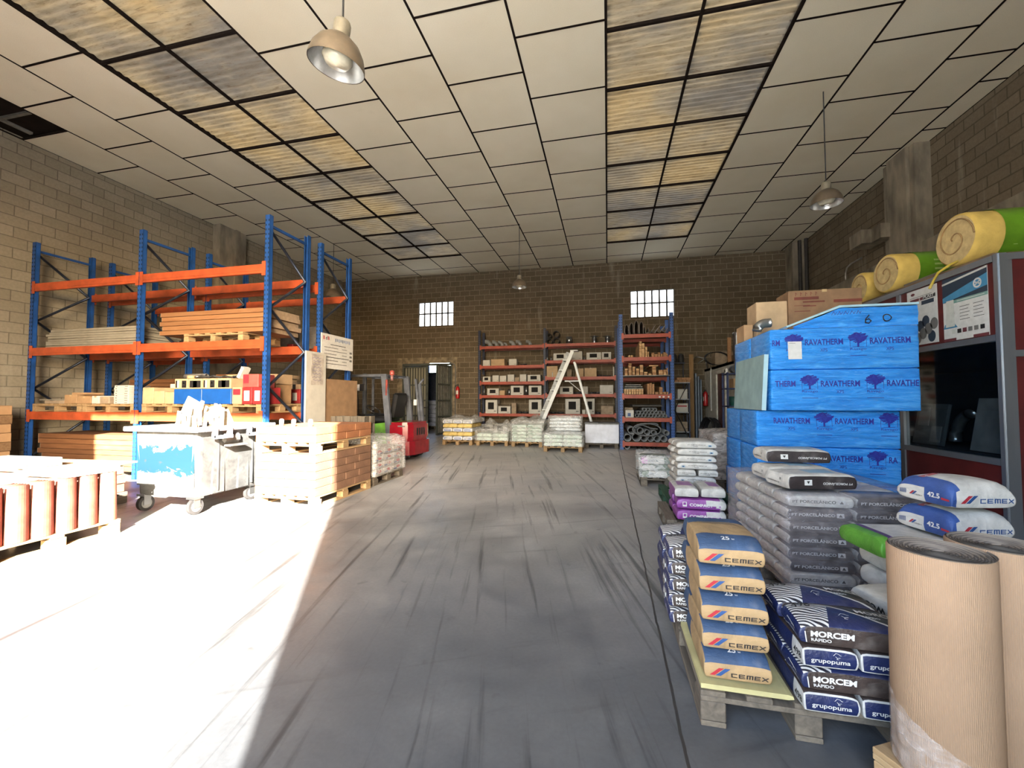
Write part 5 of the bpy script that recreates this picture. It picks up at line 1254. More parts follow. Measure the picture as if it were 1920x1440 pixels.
for k in range(2): carton('white carton on the lower shelf of the dark blue unit, %s one' % ('front', 'back')[k], 2.98, 10.68+.22*k, .651, .3, .2, .4, CARDW, tape=False)
for k in range(2): carton('grey carton low on the dark blue unit, %s one' % ('front', 'back')[k], 2.98, 10.68+.22*k, .331, .3, .2, .22, CARDG, tape=False)
tag(MB().cyl((0, 0, 0), (0, 0, .95), .085, n=20).lathe([(.085, .9), (.1, .92), (.1, .96), (.085, .98)], 20).build('stove_pipe', METAL, None, (3.06, 10.95, 2.0)), 'shiny metal stove pipe standing on the dark blue shelf unit', 'pipe')
tag(MB().cyl((0, 0, 0), (.0, .2, 0), .09, n=18).build('pipe_section', DPIPE, None, (2.92, 10.62, 2.075)), 'dark pipe section lying on the dark blue shelf unit', 'pipe')
tag(MB().lathe([(0, 0), (.03, 0), (.03, .1), (.012, .13), (0, .13)], 10).build('white_bottle', I_WHITE, None, (2.79, 10.84, 1.981)), 'small white bottle on top of the dark blue shelf unit', 'bottle')
# on the office roof
carton('wide cardboard box at the back of the office roof', 3.77, 14.6, 2.382, .7, .5, .52, CARDG, tape=False)
carton('darker cardboard box in front on the office roof', 4.07, 13.9, 2.382, .6, .5, .34, CARD, tape=False)
tag(MB().box((0, 0, .42), (.1, .05, .84)).build('wooden_plank', PINE, None, (3.58, 13.6, 2.382)), 'short plank standing on the office roof', 'plank')
t = thing('hose_coil', 'thin dark cable coil hanging at the office roof edge', 'hose', (3.3, 13.75, 2.40), (0, 0, .5))
for k in range(3): MB().tube([(.45*math.cos(a), .03*k, .21+.2*math.sin(a)) for a in [2*PI*i/30 for i in range(30)]], .014, 6, closed=True).build('cable_loop', RUB, t)
tag(MB().tube([(0, 0, 0), (-.05, 0, .35), (-.3, .02, .42), (-.5, .0, .3)], .02, 6).tube([(-.05, 0, .35), (-.28, .05, .2)], .015, 6).build('metal_bracket', METAL, None, (3.262, 15.0, 2.381)), 'bent metal bracket on the far end of the office roof', 'bracket')
# --- pallets of sacks lined up before the shelving
BLUP = paper('sack_white_blue', (206, 208, 212), .5); YELP = paper('sack_yellow', (206, 180, 112), .55); PGN = paper('sack_pale_green', (196, 212, 200), .45)
def bl_lbl(A): A.rect(-.105, .105, .022, .09, 0); A.rect(-.09, .09, .04, .072, 1)
def sackpile(desc, x, y, layers, per, w, d, h, m, g, art=None, artm=None, alt=None, seed=0, deep=2, jit=.006):
    for i in range(layers):
        mm = m if not alt or i % 2 == 0 else alt
        n = per if not alt or i % 2 == 0 else max(1, per-1)
        W = per*w
        for k in range(n):
            ww = W/n; xx = x+ww*(k+.5)
            for r_ in range(deep):
                pos = ('left', 'middle', 'right')[k] if n == 3 else ('left', 'right')[k] if n == 2 else 'full width'
                plain('%s, %s, %s%s' % (desc if mm is m else desc.replace('white and blue', 'yellow'), level(i, layers), pos, '' if r_ == 0 else ', second row' if r_ == 1 else ', third row'), ww-.012, d-.012, h-.002, xx+jit*math.sin(i*3+k), y+d*r_, .146+h*i, [mm], .0, 'bag', g, seed+i*7+k+r_*3, art=art if mm is m and r_ == 0 else None, artm=artm, e1=.2, e2=.2)
pallet('wooden pallet of white, blue and yellow sacks by barred door', -4.86, 11.8, .94, 1.0, 0, W_PAL)
sackpile('white and blue sack by barred door', -4.86, 11.82, 5, 3, .313, .48, .123, BLUP, 'sacks on the pallet by the barred door', {'F': bl_lbl}, [INK('label_blue', (70, 104, 176)), I_WHITE], YELP, 200)
film('plastic_sheet', 1.02, 1.04, .66, 'loose clear sheet over the white, blue and yellow sacks', (-4.37, 12.33, .146), 0, F_SOFT, 11, .03, droop=.05, peak=.16, z0=.52)
pallet('wooden pallet of few pale green sacks, second along the shelving', -3.81, 11.86, .96, 1.0, 0, W_PAL)
sackpile('pale green sack under a heaped clear sheet', -3.81, 11.88, 2, 2, .48, .48, .11, PGN, 'pale green sacks on the second pallet', seed=240)
film('plastic_sheet', 1.02, 1.04, .40, 'heaped clear sheet over the few pale green sacks', (-3.33, 12.37, .147), 0, F_SOFT, 13, .05, droop=.14, peak=.36)
pallet('wooden pallet of pale green sacks, third along the shelving', -2.72, 11.78, .9, 1.0, 0, W_PAL)
sackpile('pale green striped sack on the third pallet', -2.72, 11.8, 5, 2, .45, .48, .098, PGN, 'pale green sacks on the third pallet', {'F': lambda A: (A.rect(-.2, -.06, .02, .07, 0), A.rect(.0, .2, .03, .04, 0))}, [INK('label_green', (112, 138, 122))], seed=260)
film('plastic_sheet', .96, 1.02, .62, 'clear sheet gathered over the third pallet of green sacks', (-2.26, 12.28, .147), 0, F_SOFT, 17, .03, droop=.03, peak=.25)
pallet('wooden pallet wrapped in clear film, front most of the row', -1.64, 10.83, 1.0, 1.04, 0, W_PAL)
sackpile('white sack wrapped low on the front most pallet', -1.64, 10.85, 3, 2, .5, .48, .1, PGN, 'white sacks low on the front most pallet', seed=280, deep=1)
for i in range(8): plain('white plastic sack piled on the wrapped front most pallet, %s' % level(i, 8), .84, .42, .086, -1.14+.012*math.sin(i*2), 11.42, .146+.09*i, [paper('white_plastic_sack', (214, 220, 224), .3, spec=.6)], .02*math.sin(i), 'bag', 'white plastic sacks piled on the front most pallet', 300+i, e1=.3, e2=.25, bul=0)
film('plastic_sheet', 1.06, .56, .36, 'torn clear film over the lower sacks of the front most pallet', (-1.14, 11.09, .146), 0, F_SOFT, 19, .03, droop=.05, peak=.2)
film('plastic_sheet', .92, .47, .78, 'clear film over the piled white sacks of the front most pallet', (-1.14, 11.64, .147), 0, F_SOFT, 23, .012, droop=.02, z0=.36)
pallet('dark wooden pallet under the white panelled crate', -.62, 11.88, .9, .8, 0, W_OLD)
t = thing('crate', 'white panelled crate with a grey top right of the sack pallets', 'crate', (-.62, 11.86, .146))
MB().bb(0, .92, 0, .8, 0, .52, b=.008).build('side_panels', mat('crate_white', (214, 216, 226), .6, var=.04), t); MB().bb(-.01, .93, -.01, .81, .521, .55).build('top', mat('crate_top', (128, 128, 126), .7), t); MB().bb(-.005, .36, -.012, .5, .551, .57).build('loose_sheet', I_GREY, t)
# --- ladder
LW = mat('ladder_white', (222, 224, 224), .4, var=.04)
t = thing('step_ladder', 'white folding step ladder standing before the shelving', 'ladder', (0, 0, 0))
Lp = lambda s, y: Vector((-1.09-.93*s-.05, y+.25*s*0, 2.92-2.91*s))
for y, dx in ((13.25, 0), (13.62, -.17)):
    p0 = Vector((-1.07+dx, y, 2.90)); p1 = Vector((-2.30+dx, y, .02)); d_ = (p1-p0)
    M_ = Matrix.Translation((p0+p1)/2) @ d_.to_track_quat('Z', 'Y').to_matrix().to_4x4()
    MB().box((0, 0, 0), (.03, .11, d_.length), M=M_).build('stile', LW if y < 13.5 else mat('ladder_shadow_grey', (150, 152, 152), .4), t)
    p0 = Vector((-1.02, y, 2.55)); p1 = Vector((-.33, y, .02)); d_ = p1-p0
    M_ = Matrix.Translation((p0+p1)/2) @ d_.to_track_quat('Z', 'Y').to_matrix().to_4x4()
    MB().box((0, 0, 0), (.03, .06, d_.length), M=M_).build('rear_leg', LW, t)
for k in range(8):
    s = .1+.11*k; MB().box((-1.155-1.23*s, 13.435, 2.90-2.88*s), (.2, .35, .025)).build('tread', LW, t)
MB().bb(-1.32, -.86, 13.28, 13.6, 1.93, 1.96).build('spreader', LW, t)
MB().tube([(-1.2, 13.28, 1.94), (-.82, 13.28, 1.62)], .014, 6).build('brace', LW, t)
MB().bb(-1.14, -.9, 13.22, 13.66, 2.9, 2.925).build('top_cap', LW, t)
# --- beyond the doorway
pallet('pallet of sacks in the room beyond the barred door', -8.35, 17.6, .8, 1.0, 0, W_OLD, full=False)
BWS = paper('sack_far_pale', (170, 180, 205), .5)
for i in range(6):
    for k in range(2): plain('pale sack beyond the doorway, %s, %s' % (level(i, 6), ('left', 'right')[k]), .39, .5, .19, -8.15+.4*k, 17.62, .146+.196*i, [BWS], 0, 'bag', 'pale sacks beyond the doorway', 330+i*2+k)
# --- hanging lamps
ENAM = mat('lamp_enamel', (120, 108, 94), .42, .5, var=.1); LIN = mat('lamp_inside', (206, 206, 204), .3, .6); BULB = mat('bulb_glass', (226, 220, 196), .15, spec=.8)
def lamp(label, x, y, zr, R, tilt=(0, 0)):
    t = thing('pendant_lamp', label, 'lamp', (x, y, zr), (tilt[0], tilt[1], 0), 'bell lamps hanging from the ceiling')
    prof = [(R, 0), (R*.985, R*.16), (R*.9, R*.46), (R*.72, R*.76), (R*.45, R*.98), (R*.3, R*1.06)]
    MB().lathe(prof+[(R*.28, R*1.04), (R*.43, R*.95), (R*.7, R*.735), (R*.875, R*.45), (R*.962, R*.15), (R*.985, 0)], 32).build('shade', ENAM, t)
    MB().lathe([(R*.28, R*1.035), (R*.425, R*.94), (R*.69, R*.725), (R*.865, R*.44), (R*.952, R*.14), (R*.975, .004)], 32).build('reflector', LIN, t)
    MB().lathe([(0, R*1.62), (R*.26, R*1.6), (R*.3, R*1.5), (R*.3, R*1.04)], 20).build('housing', mat('lamp_housing', (158, 152, 138), .4, .5), t)
    MB().lathe([(.0, R*.98), (R*.14, R*.96), (R*.2, R*.75), (R*.5, R*.45), (R*.54, R*.25), (R*.4, R*.06), (0, R*.0)], 20).build('bulb', BULB, t)
    L = HC-zr-R*1.6
    q = Matrix.Rotation(-tilt[1], 3, 'Y') @ Matrix.Rotation(-tilt[0], 3, 'X') @ Vector((0, 0, L))
    MB().cyl((0, 0, R*1.6), tuple(Vector((0, 0, R*1.6))+q), .009, n=8).build('rod', DPIPE, t)
lamp('large bell lamp hanging nearest the camera, upper left of the ceiling', -2.42, 3.28, 4.44, .25, (.06, .2))
lamp('bell lamp on a long rod hanging at right before the block wall', 3.42, 7.457, 4.46, .22)
lamp('bell lamp hanging far off before the middle of the back wall', -2.38, 11.3, 4.5, .21)
lamp('bell lamp hanging behind the tall pallet rack at left', -8.45, 11.47, 4.58, .27)
# ================================================================== left side: pallet racks and their loads
KA = .55
ORG = mat('beam_orange', (206, 92, 52), .45, var=.1); BLU = mat('rack_blue', (34, 88, 168), .42, var=.12, scale=4); STL = mat('brace_steel', (66, 74, 92), .35, .6); YLW = mat('guard_yellow', (214, 178, 50), .5)
UX = (-10.45, -7.86, -5.26)
LEV = (1.15, 2.325, 3.53)
def rack(label, y0, y1, guard=False):
    t = thing('pallet_rack', label, 'pallet rack', (0, 0, 0))
    for x in UX:
        upright(t, x, y0, 4.31, BLU, .09, .07)
        o = upright(t, x, -y1, 4.31, BLU, .09, .07, False); o.rotation_euler = (0, 0, PI); o.location = (x, y1, 0)
        zs = [.3, .93, 1.56, 2.2, 2.83, 3.46, 4.08]; a, b = y0+.07, y1-.07
        for k in range(len(zs)-1):
            p, q = ((a, zs[k]), (b, zs[k+1])) if k % 2 == 0 else ((b, zs[k]), (a, zs[k+1]))
            MB().tube([(x, p[0], p[1]), (x, q[0], q[1])], .023, 6).build('brace', STL, t)
        MB().bb(x-.018, x+.018, a, b, 4.13, 4.17).build('brace', BLU, t); MB().bb(x-.018, x+.018, a, b, .25, .29).build('brace', BLU, t)
    for i in (0, 1):
        for z in LEV:
            for y, f in ((y0, 1), (y1-.05, 0)):
                mb = MB(); x0, x1 = UX[i]+.045, UX[i+1]-.045
                mb.bb(x0, x1, y-.004, y+.046, z-.155, z-.012); mb.bb(x0, x1, y-.012 if f else y+.046, y-.004 if f else y+.054, z-.115, z-.05)
                for xx in (x0, x1): mb.bb(xx-.035, xx+.035, y-.016 if f else y+.05, y-.008 if f else y+.062, z-.2, z+.03)
                mb.build('beam', ORG, t)
    if guard: MB().bb(UX[2]-.06, UX[2]+.06, y0-.05, y0-.035, 0, .42).bb(UX[2]-.06, UX[2]-.05, y0-.05, y0+.07, 0, .42).build('post_guard', YLW, t)
    return t
rack('front blue and orange pallet rack along the left of the hall', 5.5, 6.44, True)
rack('rear blue and orange pallet rack standing behind the front one', 6.73, 7.68)
XW = mat('board_white', (168, 160, 144), .6, var=.05); XG = mat('board_grey', (132, 126, 114), .7, var=.08); XLT = mat('board_pale', (224, 220, 210), .7, var=.03)
for i in range(8):
    tag(MB().box((0, 0, .02), (2.3-.02*i, .72, .04), b=.004).build('white_board', XW, None, (-9.12+.03*math.sin(i*2.1), 5.98, 2.317+.043*i), (0, 0, .02*math.sin(i*1.7))), 'white insulation board on the front rack middle beam, %s' % level(i, 8, 'board'), 'board', 'white boards on the front rack')
pallet('pale pallet on the middle beam under formwork panels', -6.95, 5.56, 1.2, .8, 0, W_PAL, z=2.317)
PNL = wood('formwork_pine', (158, 104, 62), (188, 136, 92), 0); PNLE = mat('panel_end', (182, 156, 128), .7); PNLD = wood('formwork_brown', (128, 82, 50), (164, 112, 72), 0)
def panels(desc, x0, x1, y0, y1, z, n, h, m, g, step=.0, jit=.03):
    for i in range(n):
        j = jit*math.sin(i*2.7+x0)
        t = thing('formwork_panel', '%s, %s' % (desc, level(i, n, 'panel')), 'panel', (x0+j, y0+.4*abs(j), z+(h+.006)*i), 0, g)
        L, d = x1-x0, y1-y0
        MB().box((L/2, d/2, h/2), (L-.012, d, h), b=.004).build('boards', m, t)
        MB().bb(0, .006, 0, d, 0, h).build('end_strip', PNLE, t); MB().bb(L-.006, L, 0, d, 0, h).build('end_strip', PNLE, t)
panels('pine formwork panel on pale pallet, front rack middle beam', -7.5, -5.34, 5.59, 6.33, 2.317+PAL_H+.002, 5, .072, PNL, 'pine formwork panels on the pale pallet')
panels('grey panel on the rear rack middle beam', -9.75, -8.0, 6.82, 7.55, 2.317, 4, .13, XG, 'grey panels on the rear rack', jit=.05)
panels('brown formwork panel on the rear rack, left bay low beam', -9.95, -8.0, 6.81, 7.60, 1.14, 8, .075, PNLD, 'brown formwork panels on the rear rack, left')
panels('brown formwork panel on the rear rack, right bay low beam', -7.70, -6.42, 6.80, 7.60, 1.14, 9, .075, PNLD, 'brown formwork panels on the rear rack, right')
for x in (-9.9, -8.5): tag(MB().bb(0, .1, 0, .8, 0, .1).build('wooden_block', W_OLD, None, (x, 5.56, .001)), 'timber bearer on the floor under formwork panels, %s one' % ('left' if x < -9 else 'right'), 'bearer')
panels('brown formwork panel low in the front rack, left bay', -10.3, -8.0, 5.59, 6.36, .102, 7, .085, PNLD, 'brown formwork panels low in the front rack', jit=.06)
for k, (x, lab) in enumerate(((-10.36, 'left one in left bay'), (-9.12, 'right one in left bay'), (-7.76, 'left one in right bay'), (-6.53, 'right one in right bay'))):
    pallet('wooden pallet on the low beam of front rack, %s' % lab, x, 5.52, 1.2, .9, 0, W_PAL, z=1.139)
pallet('wooden pallet on the low beam of rear rack, right bay', -6.3, 6.75, .9, .9, 0, W_PAL, z=1.139)
ZP = 1.139+PAL_H+.002
gB = 'cartons on the front rack pallets'
tag(MB().box((0, 0, .01), (.66, .5, .018)).build('white_board', XW, None, (-10.0, 5.85, ZP+.06)), 'thin white sheet at the left end of the front rack pallet', 'board')
carton('low brown box under the thin white sheet', -9.98, 5.62, ZP, .5, .4, .055, CARDG, tape=False)
carton('brown cardboard box, left most of those on the front rack', -9.48, 5.56, ZP, .3, .4, .16, CARD)
carton('brown cardboard box, second from left on the front rack', -9.15, 5.56, ZP, .32, .4, .13, CARD)
carton('small brown box lying on another at the left of front rack', -9.4, 5.62, ZP+.162, .3, .3, .04, CARD, tape=False)
carton('white carton right of the brown boxes on front rack', -8.88, 5.56, ZP, .17, .4, .14, CARDW)
carton('grey carton beside the white tile stack on front rack', -8.66, 5.56, ZP, .22, .4, .12, CARDG)
for i in range(8): carton('flat white tile carton in the stack by middle post, %s' % level(i, 8, 'one'), -8.26+.008*math.sin(i*3), 5.55, ZP+.0405*i, .34, .34, .039, CARDW, 0, 'box', 'flat white tile cartons', False, [(-.4, -.3, .3, .7, 3), (.2, .4, .3, .6, 3)])
for k, (x, w, h) in enumerate(((-7.68, .24, .28), (-7.44, .22, .22), (-7.22, .19, .2))): carton('brown cardboard box right of the middle post, %s of three' % OL[k], x, 5.56, ZP, w, .38, h, CARD2, 0, 'box', gB)
for i in range(3): carton('flat grey carton behind the brown boxes right of middle post, %s' % level(i, 3, 'one'), -7.3, 5.98, ZP+.12*i, .9, .36, .118, XLT, 0, 'box', gB, False)
BLP = mat('blue_pack_plain', (28, 96, 190), .4, var=.06)
for k in range(2): t = carton('blue wrapped pack on the right bay pallet, %s one' % ('left', 'right')[k], -6.82+.59*k, 5.55, ZP, .58, .42, .25, BLP, 0, 'pack', 'blue wrapped packs', False, name='insulation_pack')
bw = [(-.42, -.3, .12, .82, 0), (-.3, -.18, .12, .82, 1), (.05, .38, .12, .82, 0), (.12, .3, .2, .26, 1), (.14, .24, .5, .62, 1)]
for k in range(4): carton('brown carton with black and white print on the blue packs, %s' % OL[k]+' from left', -6.97+.29*k, 5.56, ZP+.252, .28, .4, .17, CARD2, 0, 'box', 'printed cartons over the blue packs', False, bw if k % 2 == 0 else [(-.4, .4, .12, .8, 0), (-.15, .12, .12, .8, 1)])
for k in range(4): carton('brown carton with black bands in the row behind, %s' % OL[k]+' from left', -6.42+.27*k, 6.0, ZP+.34, .26, .36, .17, CARD2, 0, 'box', 'banded cartons in the row behind', False, [(-.5, -.35, .1, .9, 0), (.1, .28, .1, .9, 0)])
for k in range(2): carton('brown carton carrying the banded cartons behind, %s one' % ('left', 'right')[k], -6.3+.55*k, 6.0, ZP, .5, .36, .338, CARD, 0, 'box', None, False)
REDC = mat('carton_red', (180, 44, 48), .6); 
for k, (x, w, m) in enumerate(((-5.83, .18, CARD2), (-5.63, .19, REDC), (-5.43, .18, REDC))): carton('small red and brown carton right of the blue packs, %s of three' % OL[k], x, 5.55, ZP, w, .38, .27, m, 0, 'box', 'red and brown cartons', False, [(-.4, .4, .55, .9, 2)] if m is CARD2 else [(-.3, .25, .2, .8, 1)])
carton('pinkish red carton on top of the red cartons by the end post', -5.58, 5.56, ZP+.272, .3, .34, .21, mat('carton_pink', (214, 96, 88), .6), 0, 'box', None, False, [(-.45, -.1, .3, .95, 2)])
for k in range(3): carton('dark red carton right of the end post on the rear rack, %s' % OL[k]+' from left', -6.20+.215*k, 6.77, ZP, .2, .4, .27, REDC, 0, 'box', 'dark red cartons on the rear rack', False, [(-.3, .2, .2, .75, 1)])
carton('black and red carton at the rear rack pallet end', -5.56, 6.77, ZP, .14, .4, .26, mat('carton_maroon', (104, 32, 38), .6), 0, 'box', None, False)
for i in range(5): carton('flat grey tile carton by the white panel on rear rack, %s' % level(i, 5, 'one'), -5.52, 7.22, ZP+.05*i, .4, .36, .048, XLT, 0, 'box', 'flat grey tile cartons', False)
for k in range(2): carton('brown carton with black tape on rear rack, %s one' % ('left', 'right')[k], -6.16+.30*k, 7.2, ZP+.0+(.0 if k else 0), .28, .4, .38+.04*k, CARD2, 0, 'box', None, False, [(-.15, .12, 0, 1, 0)])
# odds and ends on the printed cartons
zt = ZP+.252+.172
tag(MB().cyl((0, 0, 0), (.42, .03, .0), .045, n=14, rin=.008).build('plastic_tube', I_GREY, None, (-7.08, 5.72, zt+.047)), 'pale tube lying on the printed cartons of the front rack', 'tube')
for k in range(4): tag(MB().tube([(0, 0, .02), (.1, .05, .05), (.2, -.03, .035), (.26, .04, .02)], .018, 6).build('tool_piece', DPIPE if k % 2 else METAL, None, (-6.74+.13*k, 5.60+.1*k, zt+.003)), '%s tool part lying on the printed cartons, %s' % (('shiny', 'dark')[k % 2], OL[k]+' from left'), 'tool')
tag(MB().lathe([(.04, 0), (.07, 0), (.07, .05), (.04, .05), (.04, 0)], 18).build('tape_roll', TAPE, None, (-6.82, 5.62, zt+.001)), 'roll of brown tape on the printed cartons', 'tape')
tag(MB().box((0, 0, .09), (.06, .14, .2)).build('pale_wedge', I_WHITE, None, (-5.98, 5.78, zt+.02), (0, .5, 0)), 'pale wedge shaped piece standing among the tools', 'piece')
# signs and sheets at the rack end
t = thing('price_board', 'white price board hung on the end frame of the rear rack', 'board', (-5.195, 6.72, 1.95))
MB().bb(0, .012, 0, .99, 0, .66).build('board', I_WHITE, t)
A = Flat(); A.text('B', .05, .545, .07, 0, bold=.05); A.text('d', .125, .545, .07, 2, bold=.02); A.text('B', .185, .545, .07, 0, bold=.05)
for k in range(9): A.rect(.40+.055*k, .44+.055*k, .535+.012*(k % 2), .6, 1)
A.rect(.26, .74, .46, .472, 2)
for r, (a, b) in enumerate(((.08, .5), (.1, .62), (.08, .45), (.05, .85), (.06, .5), (.1, .62))):
    z = .40-.062*r; A.rect(a, b, z, z+.012, 2 if r == 3 else 3); A.rect(.62, .78, z, z+.012, 3) if r != 3 else None
for k in range(3): A.rect(.87, .95, .34-.08*k, .38-.08*k, 3)
A.lay('lettering', [mat('ink_rust', (206, 86, 84), .6), mat('ink_pale_blue', (176, 190, 220), .6), I_BLACK, I_GREY], face((.012, 0, 0), (0, 1, 0), (0, 0, 1), (1, 0, 0)), t)
t = thing('panel', 'tall white panel with a stained handwritten note at the rack end', 'panel', (-5.178, 6.29, .001))
MB().bb(0, .035, 0, .52, 0, 2.22).build('board', XLT, t)
MB().bb(.035, .037, .12, .45, 1.62, 2.18).build('note', mat('note_paper', (206, 196, 186), .7, var=.12, scale=9), t)
A = Flat()
for r in range(8): A.line([(.15+.02*(r % 2)+.03*k, 2.1-.058*r+.012*((k*7+r) % 3)) for k in range(9 - r % 2)], .006, 0)
A.lay('handwriting', [mat('ink_violet', (120, 112, 170), .6)], face((.037, 0, 0), (0, 1, 0), (0, 0, 1), (1, 0, 0)), t)
tag(MB().bb(0, .012, 0, 1.03, 0, 1.75).build('cardboard_sheet', mat('cardboard_sheet', (174, 138, 104), .8, var=.05), None, (-5.185, 6.835, .001)), 'large brown cardboard sheet standing by the rear rack', 'cardboard sheet')
_u = 0 and tag(film_o := MB().tube([(-.3+.012*i, .1*math.sin(i*.9), .05+.045*i % .4) for i in range(1)]+[(0, 0, .1), (.2, .1, .3)], .01).build('rope', I_GREY, None, (-6.3, 7.2, 2.318)), 'short grey rope end on the rear rack middle beam', 'rope')
for k, (x, s) in enumerate(((-6.19, .95), (-5.62, .9))):
    plain('heap of crumpled grey plastic on the rear rack middle beam, %s' % ('left' if not k else 'right'), .42, .5, .46*s, x, 6.95, 2.318, [paper('crumple_grey', (150, 144, 138), .4)], .2*k, 'plastic bag', None, 350+k, name='plastic_bag', bul=.2, nz=.03)
tag(MB().box((0, 0, .05), (.14, .16, .1), b=.01).build('red_pouch', mat('pouch_red', (140, 36, 44), .5), None, (-5.905, 6.84, 2.318)), 'dark red pouch before the crumpled grey plastic', 'bag')
# --- big waste bin
BIN = None
t_ = NT('bin_plastic'); p = t_.obj(); n = t_.noise(p, 3.2, 6, .65, .5); n2 = t_.noise(p, 11, 5, .6)
c = t_.ramp(n, [(.35, (52, 52, 52)), (.65, (78, 78, 77))]); c = t_.mix(t_.ramp(n2, [(.55, (0, 0, 0)), (.7, (.45, .45, .45))]), c, (24, 25, 26)); t_.set(c, .6, 0, .3); BIN = t_.m
t_ = NT('bin_front_paint'); p = t_.obj(); sx = t_.new('SeparateXYZ'); t_.link(p, sx.inputs[0]); n = t_.noise(p, 4.5, 6, .7, .8)
bz = t_.math('SUBTRACT', 1., t_.math('MULTIPLY', t_.math('ABSOLUTE', t_.math('SUBTRACT', sx.outputs[2], .64)), 2.6))
k_ = t_.math('GREATER_THAN', t_.math('MULTIPLY', bz, n), .3)
c = t_.mix(k_, t_.ramp(n, [(.4, (72, 72, 71)), (.6, (92, 92, 91))]), (12, 42, 54)); n3 = t_.noise(p, 14, 5)
c = t_.mix(t_.ramp(n3, [(.6, (0, 0, 0)), (.7, (.6, .6, .6))]), c, (40, 42, 43)); t_.set(c, .6, 0, .3); BINF = t_.m
t = thing('waste_bin', 'large wheeled grey waste bin with worn blue paint, full of rubbish', 'bin', (-5.62, 3.92, 0))
w, d = .97, 1.02
mb = MB(); lo, hi = .21, .99; ti = .045
bot = [(ti, ti*.6), (w-ti, ti*.6), (w-ti, d-ti), (ti, d-ti)]; top = [(0, 0), (w, 0), (w, d), (0, d)]
def rounded(pts, r, z, k=4):
    x0, y0 = pts[0]; x1, y1 = pts[2]; out = []
    for cx, cy, a0 in ((x0+r, y0+r, PI), (x1-r, y0+r, 1.5*PI), (x1-r, y1-r, 0), (x0+r, y1-r, .5*PI)):
        for i in range(k+1): a = a0+PI/2*i/k; out.append((cx+r*math.cos(a), cy+r*math.sin(a), z))
    return out
R0 = rounded(bot, .07, lo); R1 = rounded(top, .07, hi); n_ = len(R0); R2 = rounded([(.03, .03), 0, (w-.03, d-.03), 0], .06, hi); R3 = rounded([(ti+.03, ti+.03), 0, (w-ti-.03, d-ti-.03), 0], .06, .75)
vs = R0+R1+R2+R3; fs = [tuple(range(n_))[::-1]]; ms_ = [0]
for q in range(3):
    for i in range(n_):
        j = (i+1) % n_; fs.append((q*n_+i, q*n_+j, (q+1)*n_+j, (q+1)*n_+i)); ms_.append(1 if q == 0 and i == n_//4-1+0 else 0)
fs.append(tuple(3*n_+i for i in range(n_))); ms_.append(0)
mb.add(vs, fs, ms_)
mb.build('tub', [BIN, BINF], t)
MB().bb(.06, w-.06, -.012+ti*.1, .0, lo+.12, hi-.09, 0).build('front_paint', BINF, t, (0, ti*.45, 0), (math.radians(1.9)*0, 0, 0))
rim = MB()
for (a, b, c_, e) in ((-.07, w+.08, -.07, .03), (-.07, w+.08, d-.03, d+.06), (-.07, .03, .03, d-.03), (w-.03, w+.08, .03, d-.03)): rim.bb(a, b, c_, e, hi-.012, hi+.045, b=.008)
rim.build('rim', mat('bin_rim', (166, 164, 168), .6, var=.08), t)
for yy in (.13, .62): MB().bb(w+.05, w+.11, yy, yy+.03, hi-.09, hi+.03).bb(w+.05, w+.11, yy+.2, yy+.23, hi-.09, hi+.03).bb(w+.09, w+.12, yy, yy+.23, hi-.1, hi-.06).build('handle', mat('bin_rim', (166, 164, 168), .6), t)
MB().bb(w-.01, w+.05, .30, .56, .82, .94, b=.03).bb(w+.0, w+.1, .34, .6, .775, .80, b=.005).build('lifting_bracket', BIN, t)
for yy in (.28, .78): MB().bb(w-.04, w-.006, yy, yy+.012, lo+.04, hi-.03).build('seam_rib', mat('bin_seam', (70, 72, 74), .6), t)
for yy in (.3, .66): MB().bb(w-.055, w-.02, yy-.09, yy+.09, lo, hi-.06, b=.012).build('rib', BIN, t)
RBW = mat('wheel_rubber', (64, 62, 62), .6); HUB = mat('wheel_hub', (176, 176, 172), .4, .4)
for x, y in ((.11, .08), (w-.11, .08), (.11, d-.16), (w-.11, d-.16)):
    o = MB().cyl((-.022, 0, .095), (.022, 0, .095), .092, n=24).build('wheel', RBW, t, (x, y, .003)); MB().cyl((-.025, 0, .095), (.025, 0, .095), .06, n=18).build('hub', HUB, o)
    MB().bb(-.035, -.027, -.04, .04, .08, .2).bb(.027, .035, -.04, .04, .08, .2).bb(-.06, .06, -.06, .06, .185, .215).build('caster_fork', METAL, t, (x, y, .003))
RUBC = mat('rubbish_card', (196, 176, 150), .8); RUBW = mat('rubbish_white', (222, 220, 214), .7)
def scrap(lab, x, y, z, sx_, sy, sz, rot, m, name='scrap_card'):
    tag(MB().box((0, 0, 0), (sx_, sy, sz), b=min(.004, sy*.4)).build(name, m, None, (x, y, z), rot), lab, 'rubbish', 'rubbish sticking out of the waste bin')
scrap('pale card sheet sticking up out of the bin, left and tallest', -5.33, 4.40, 1.15, .3, .02, .42, (.1, .5, .2), RUBW)
scrap('pale card piece sticking up out of the bin, right of the tallest', -5.05, 4.5, 1.09, .2, .02, .38, (-.1, -.25, .1), RUBW)
scrap('brown wooden lath leaning out of the waste bin', -5.2, 4.38, 1.06, .04, .03, .6, (.1, .35, 0), PINE, 'wooden_lath')
scrap('thin brown lath in the middle of the waste bin', -5.14, 4.52, 1.06, .03, .03, .5, (-.1, .15, 0), PINE, 'wooden_lath')
scrap('folded carton lying at the front left of the waste bin', -5.33, 4.17, .93, .34, .26, .12, (.05, .06, .1), RUBC)
scrap('white carton lying across the middle of the waste bin', -4.95, 4.70, .93, .36, .28, .14, (-.04, .05, -.06), RUBW)
scrap('brown carton piece at the far right of the waste bin', -4.82, 4.45, 1.08, .14, .02, .3, (.2, -.3, .5), RUBC)
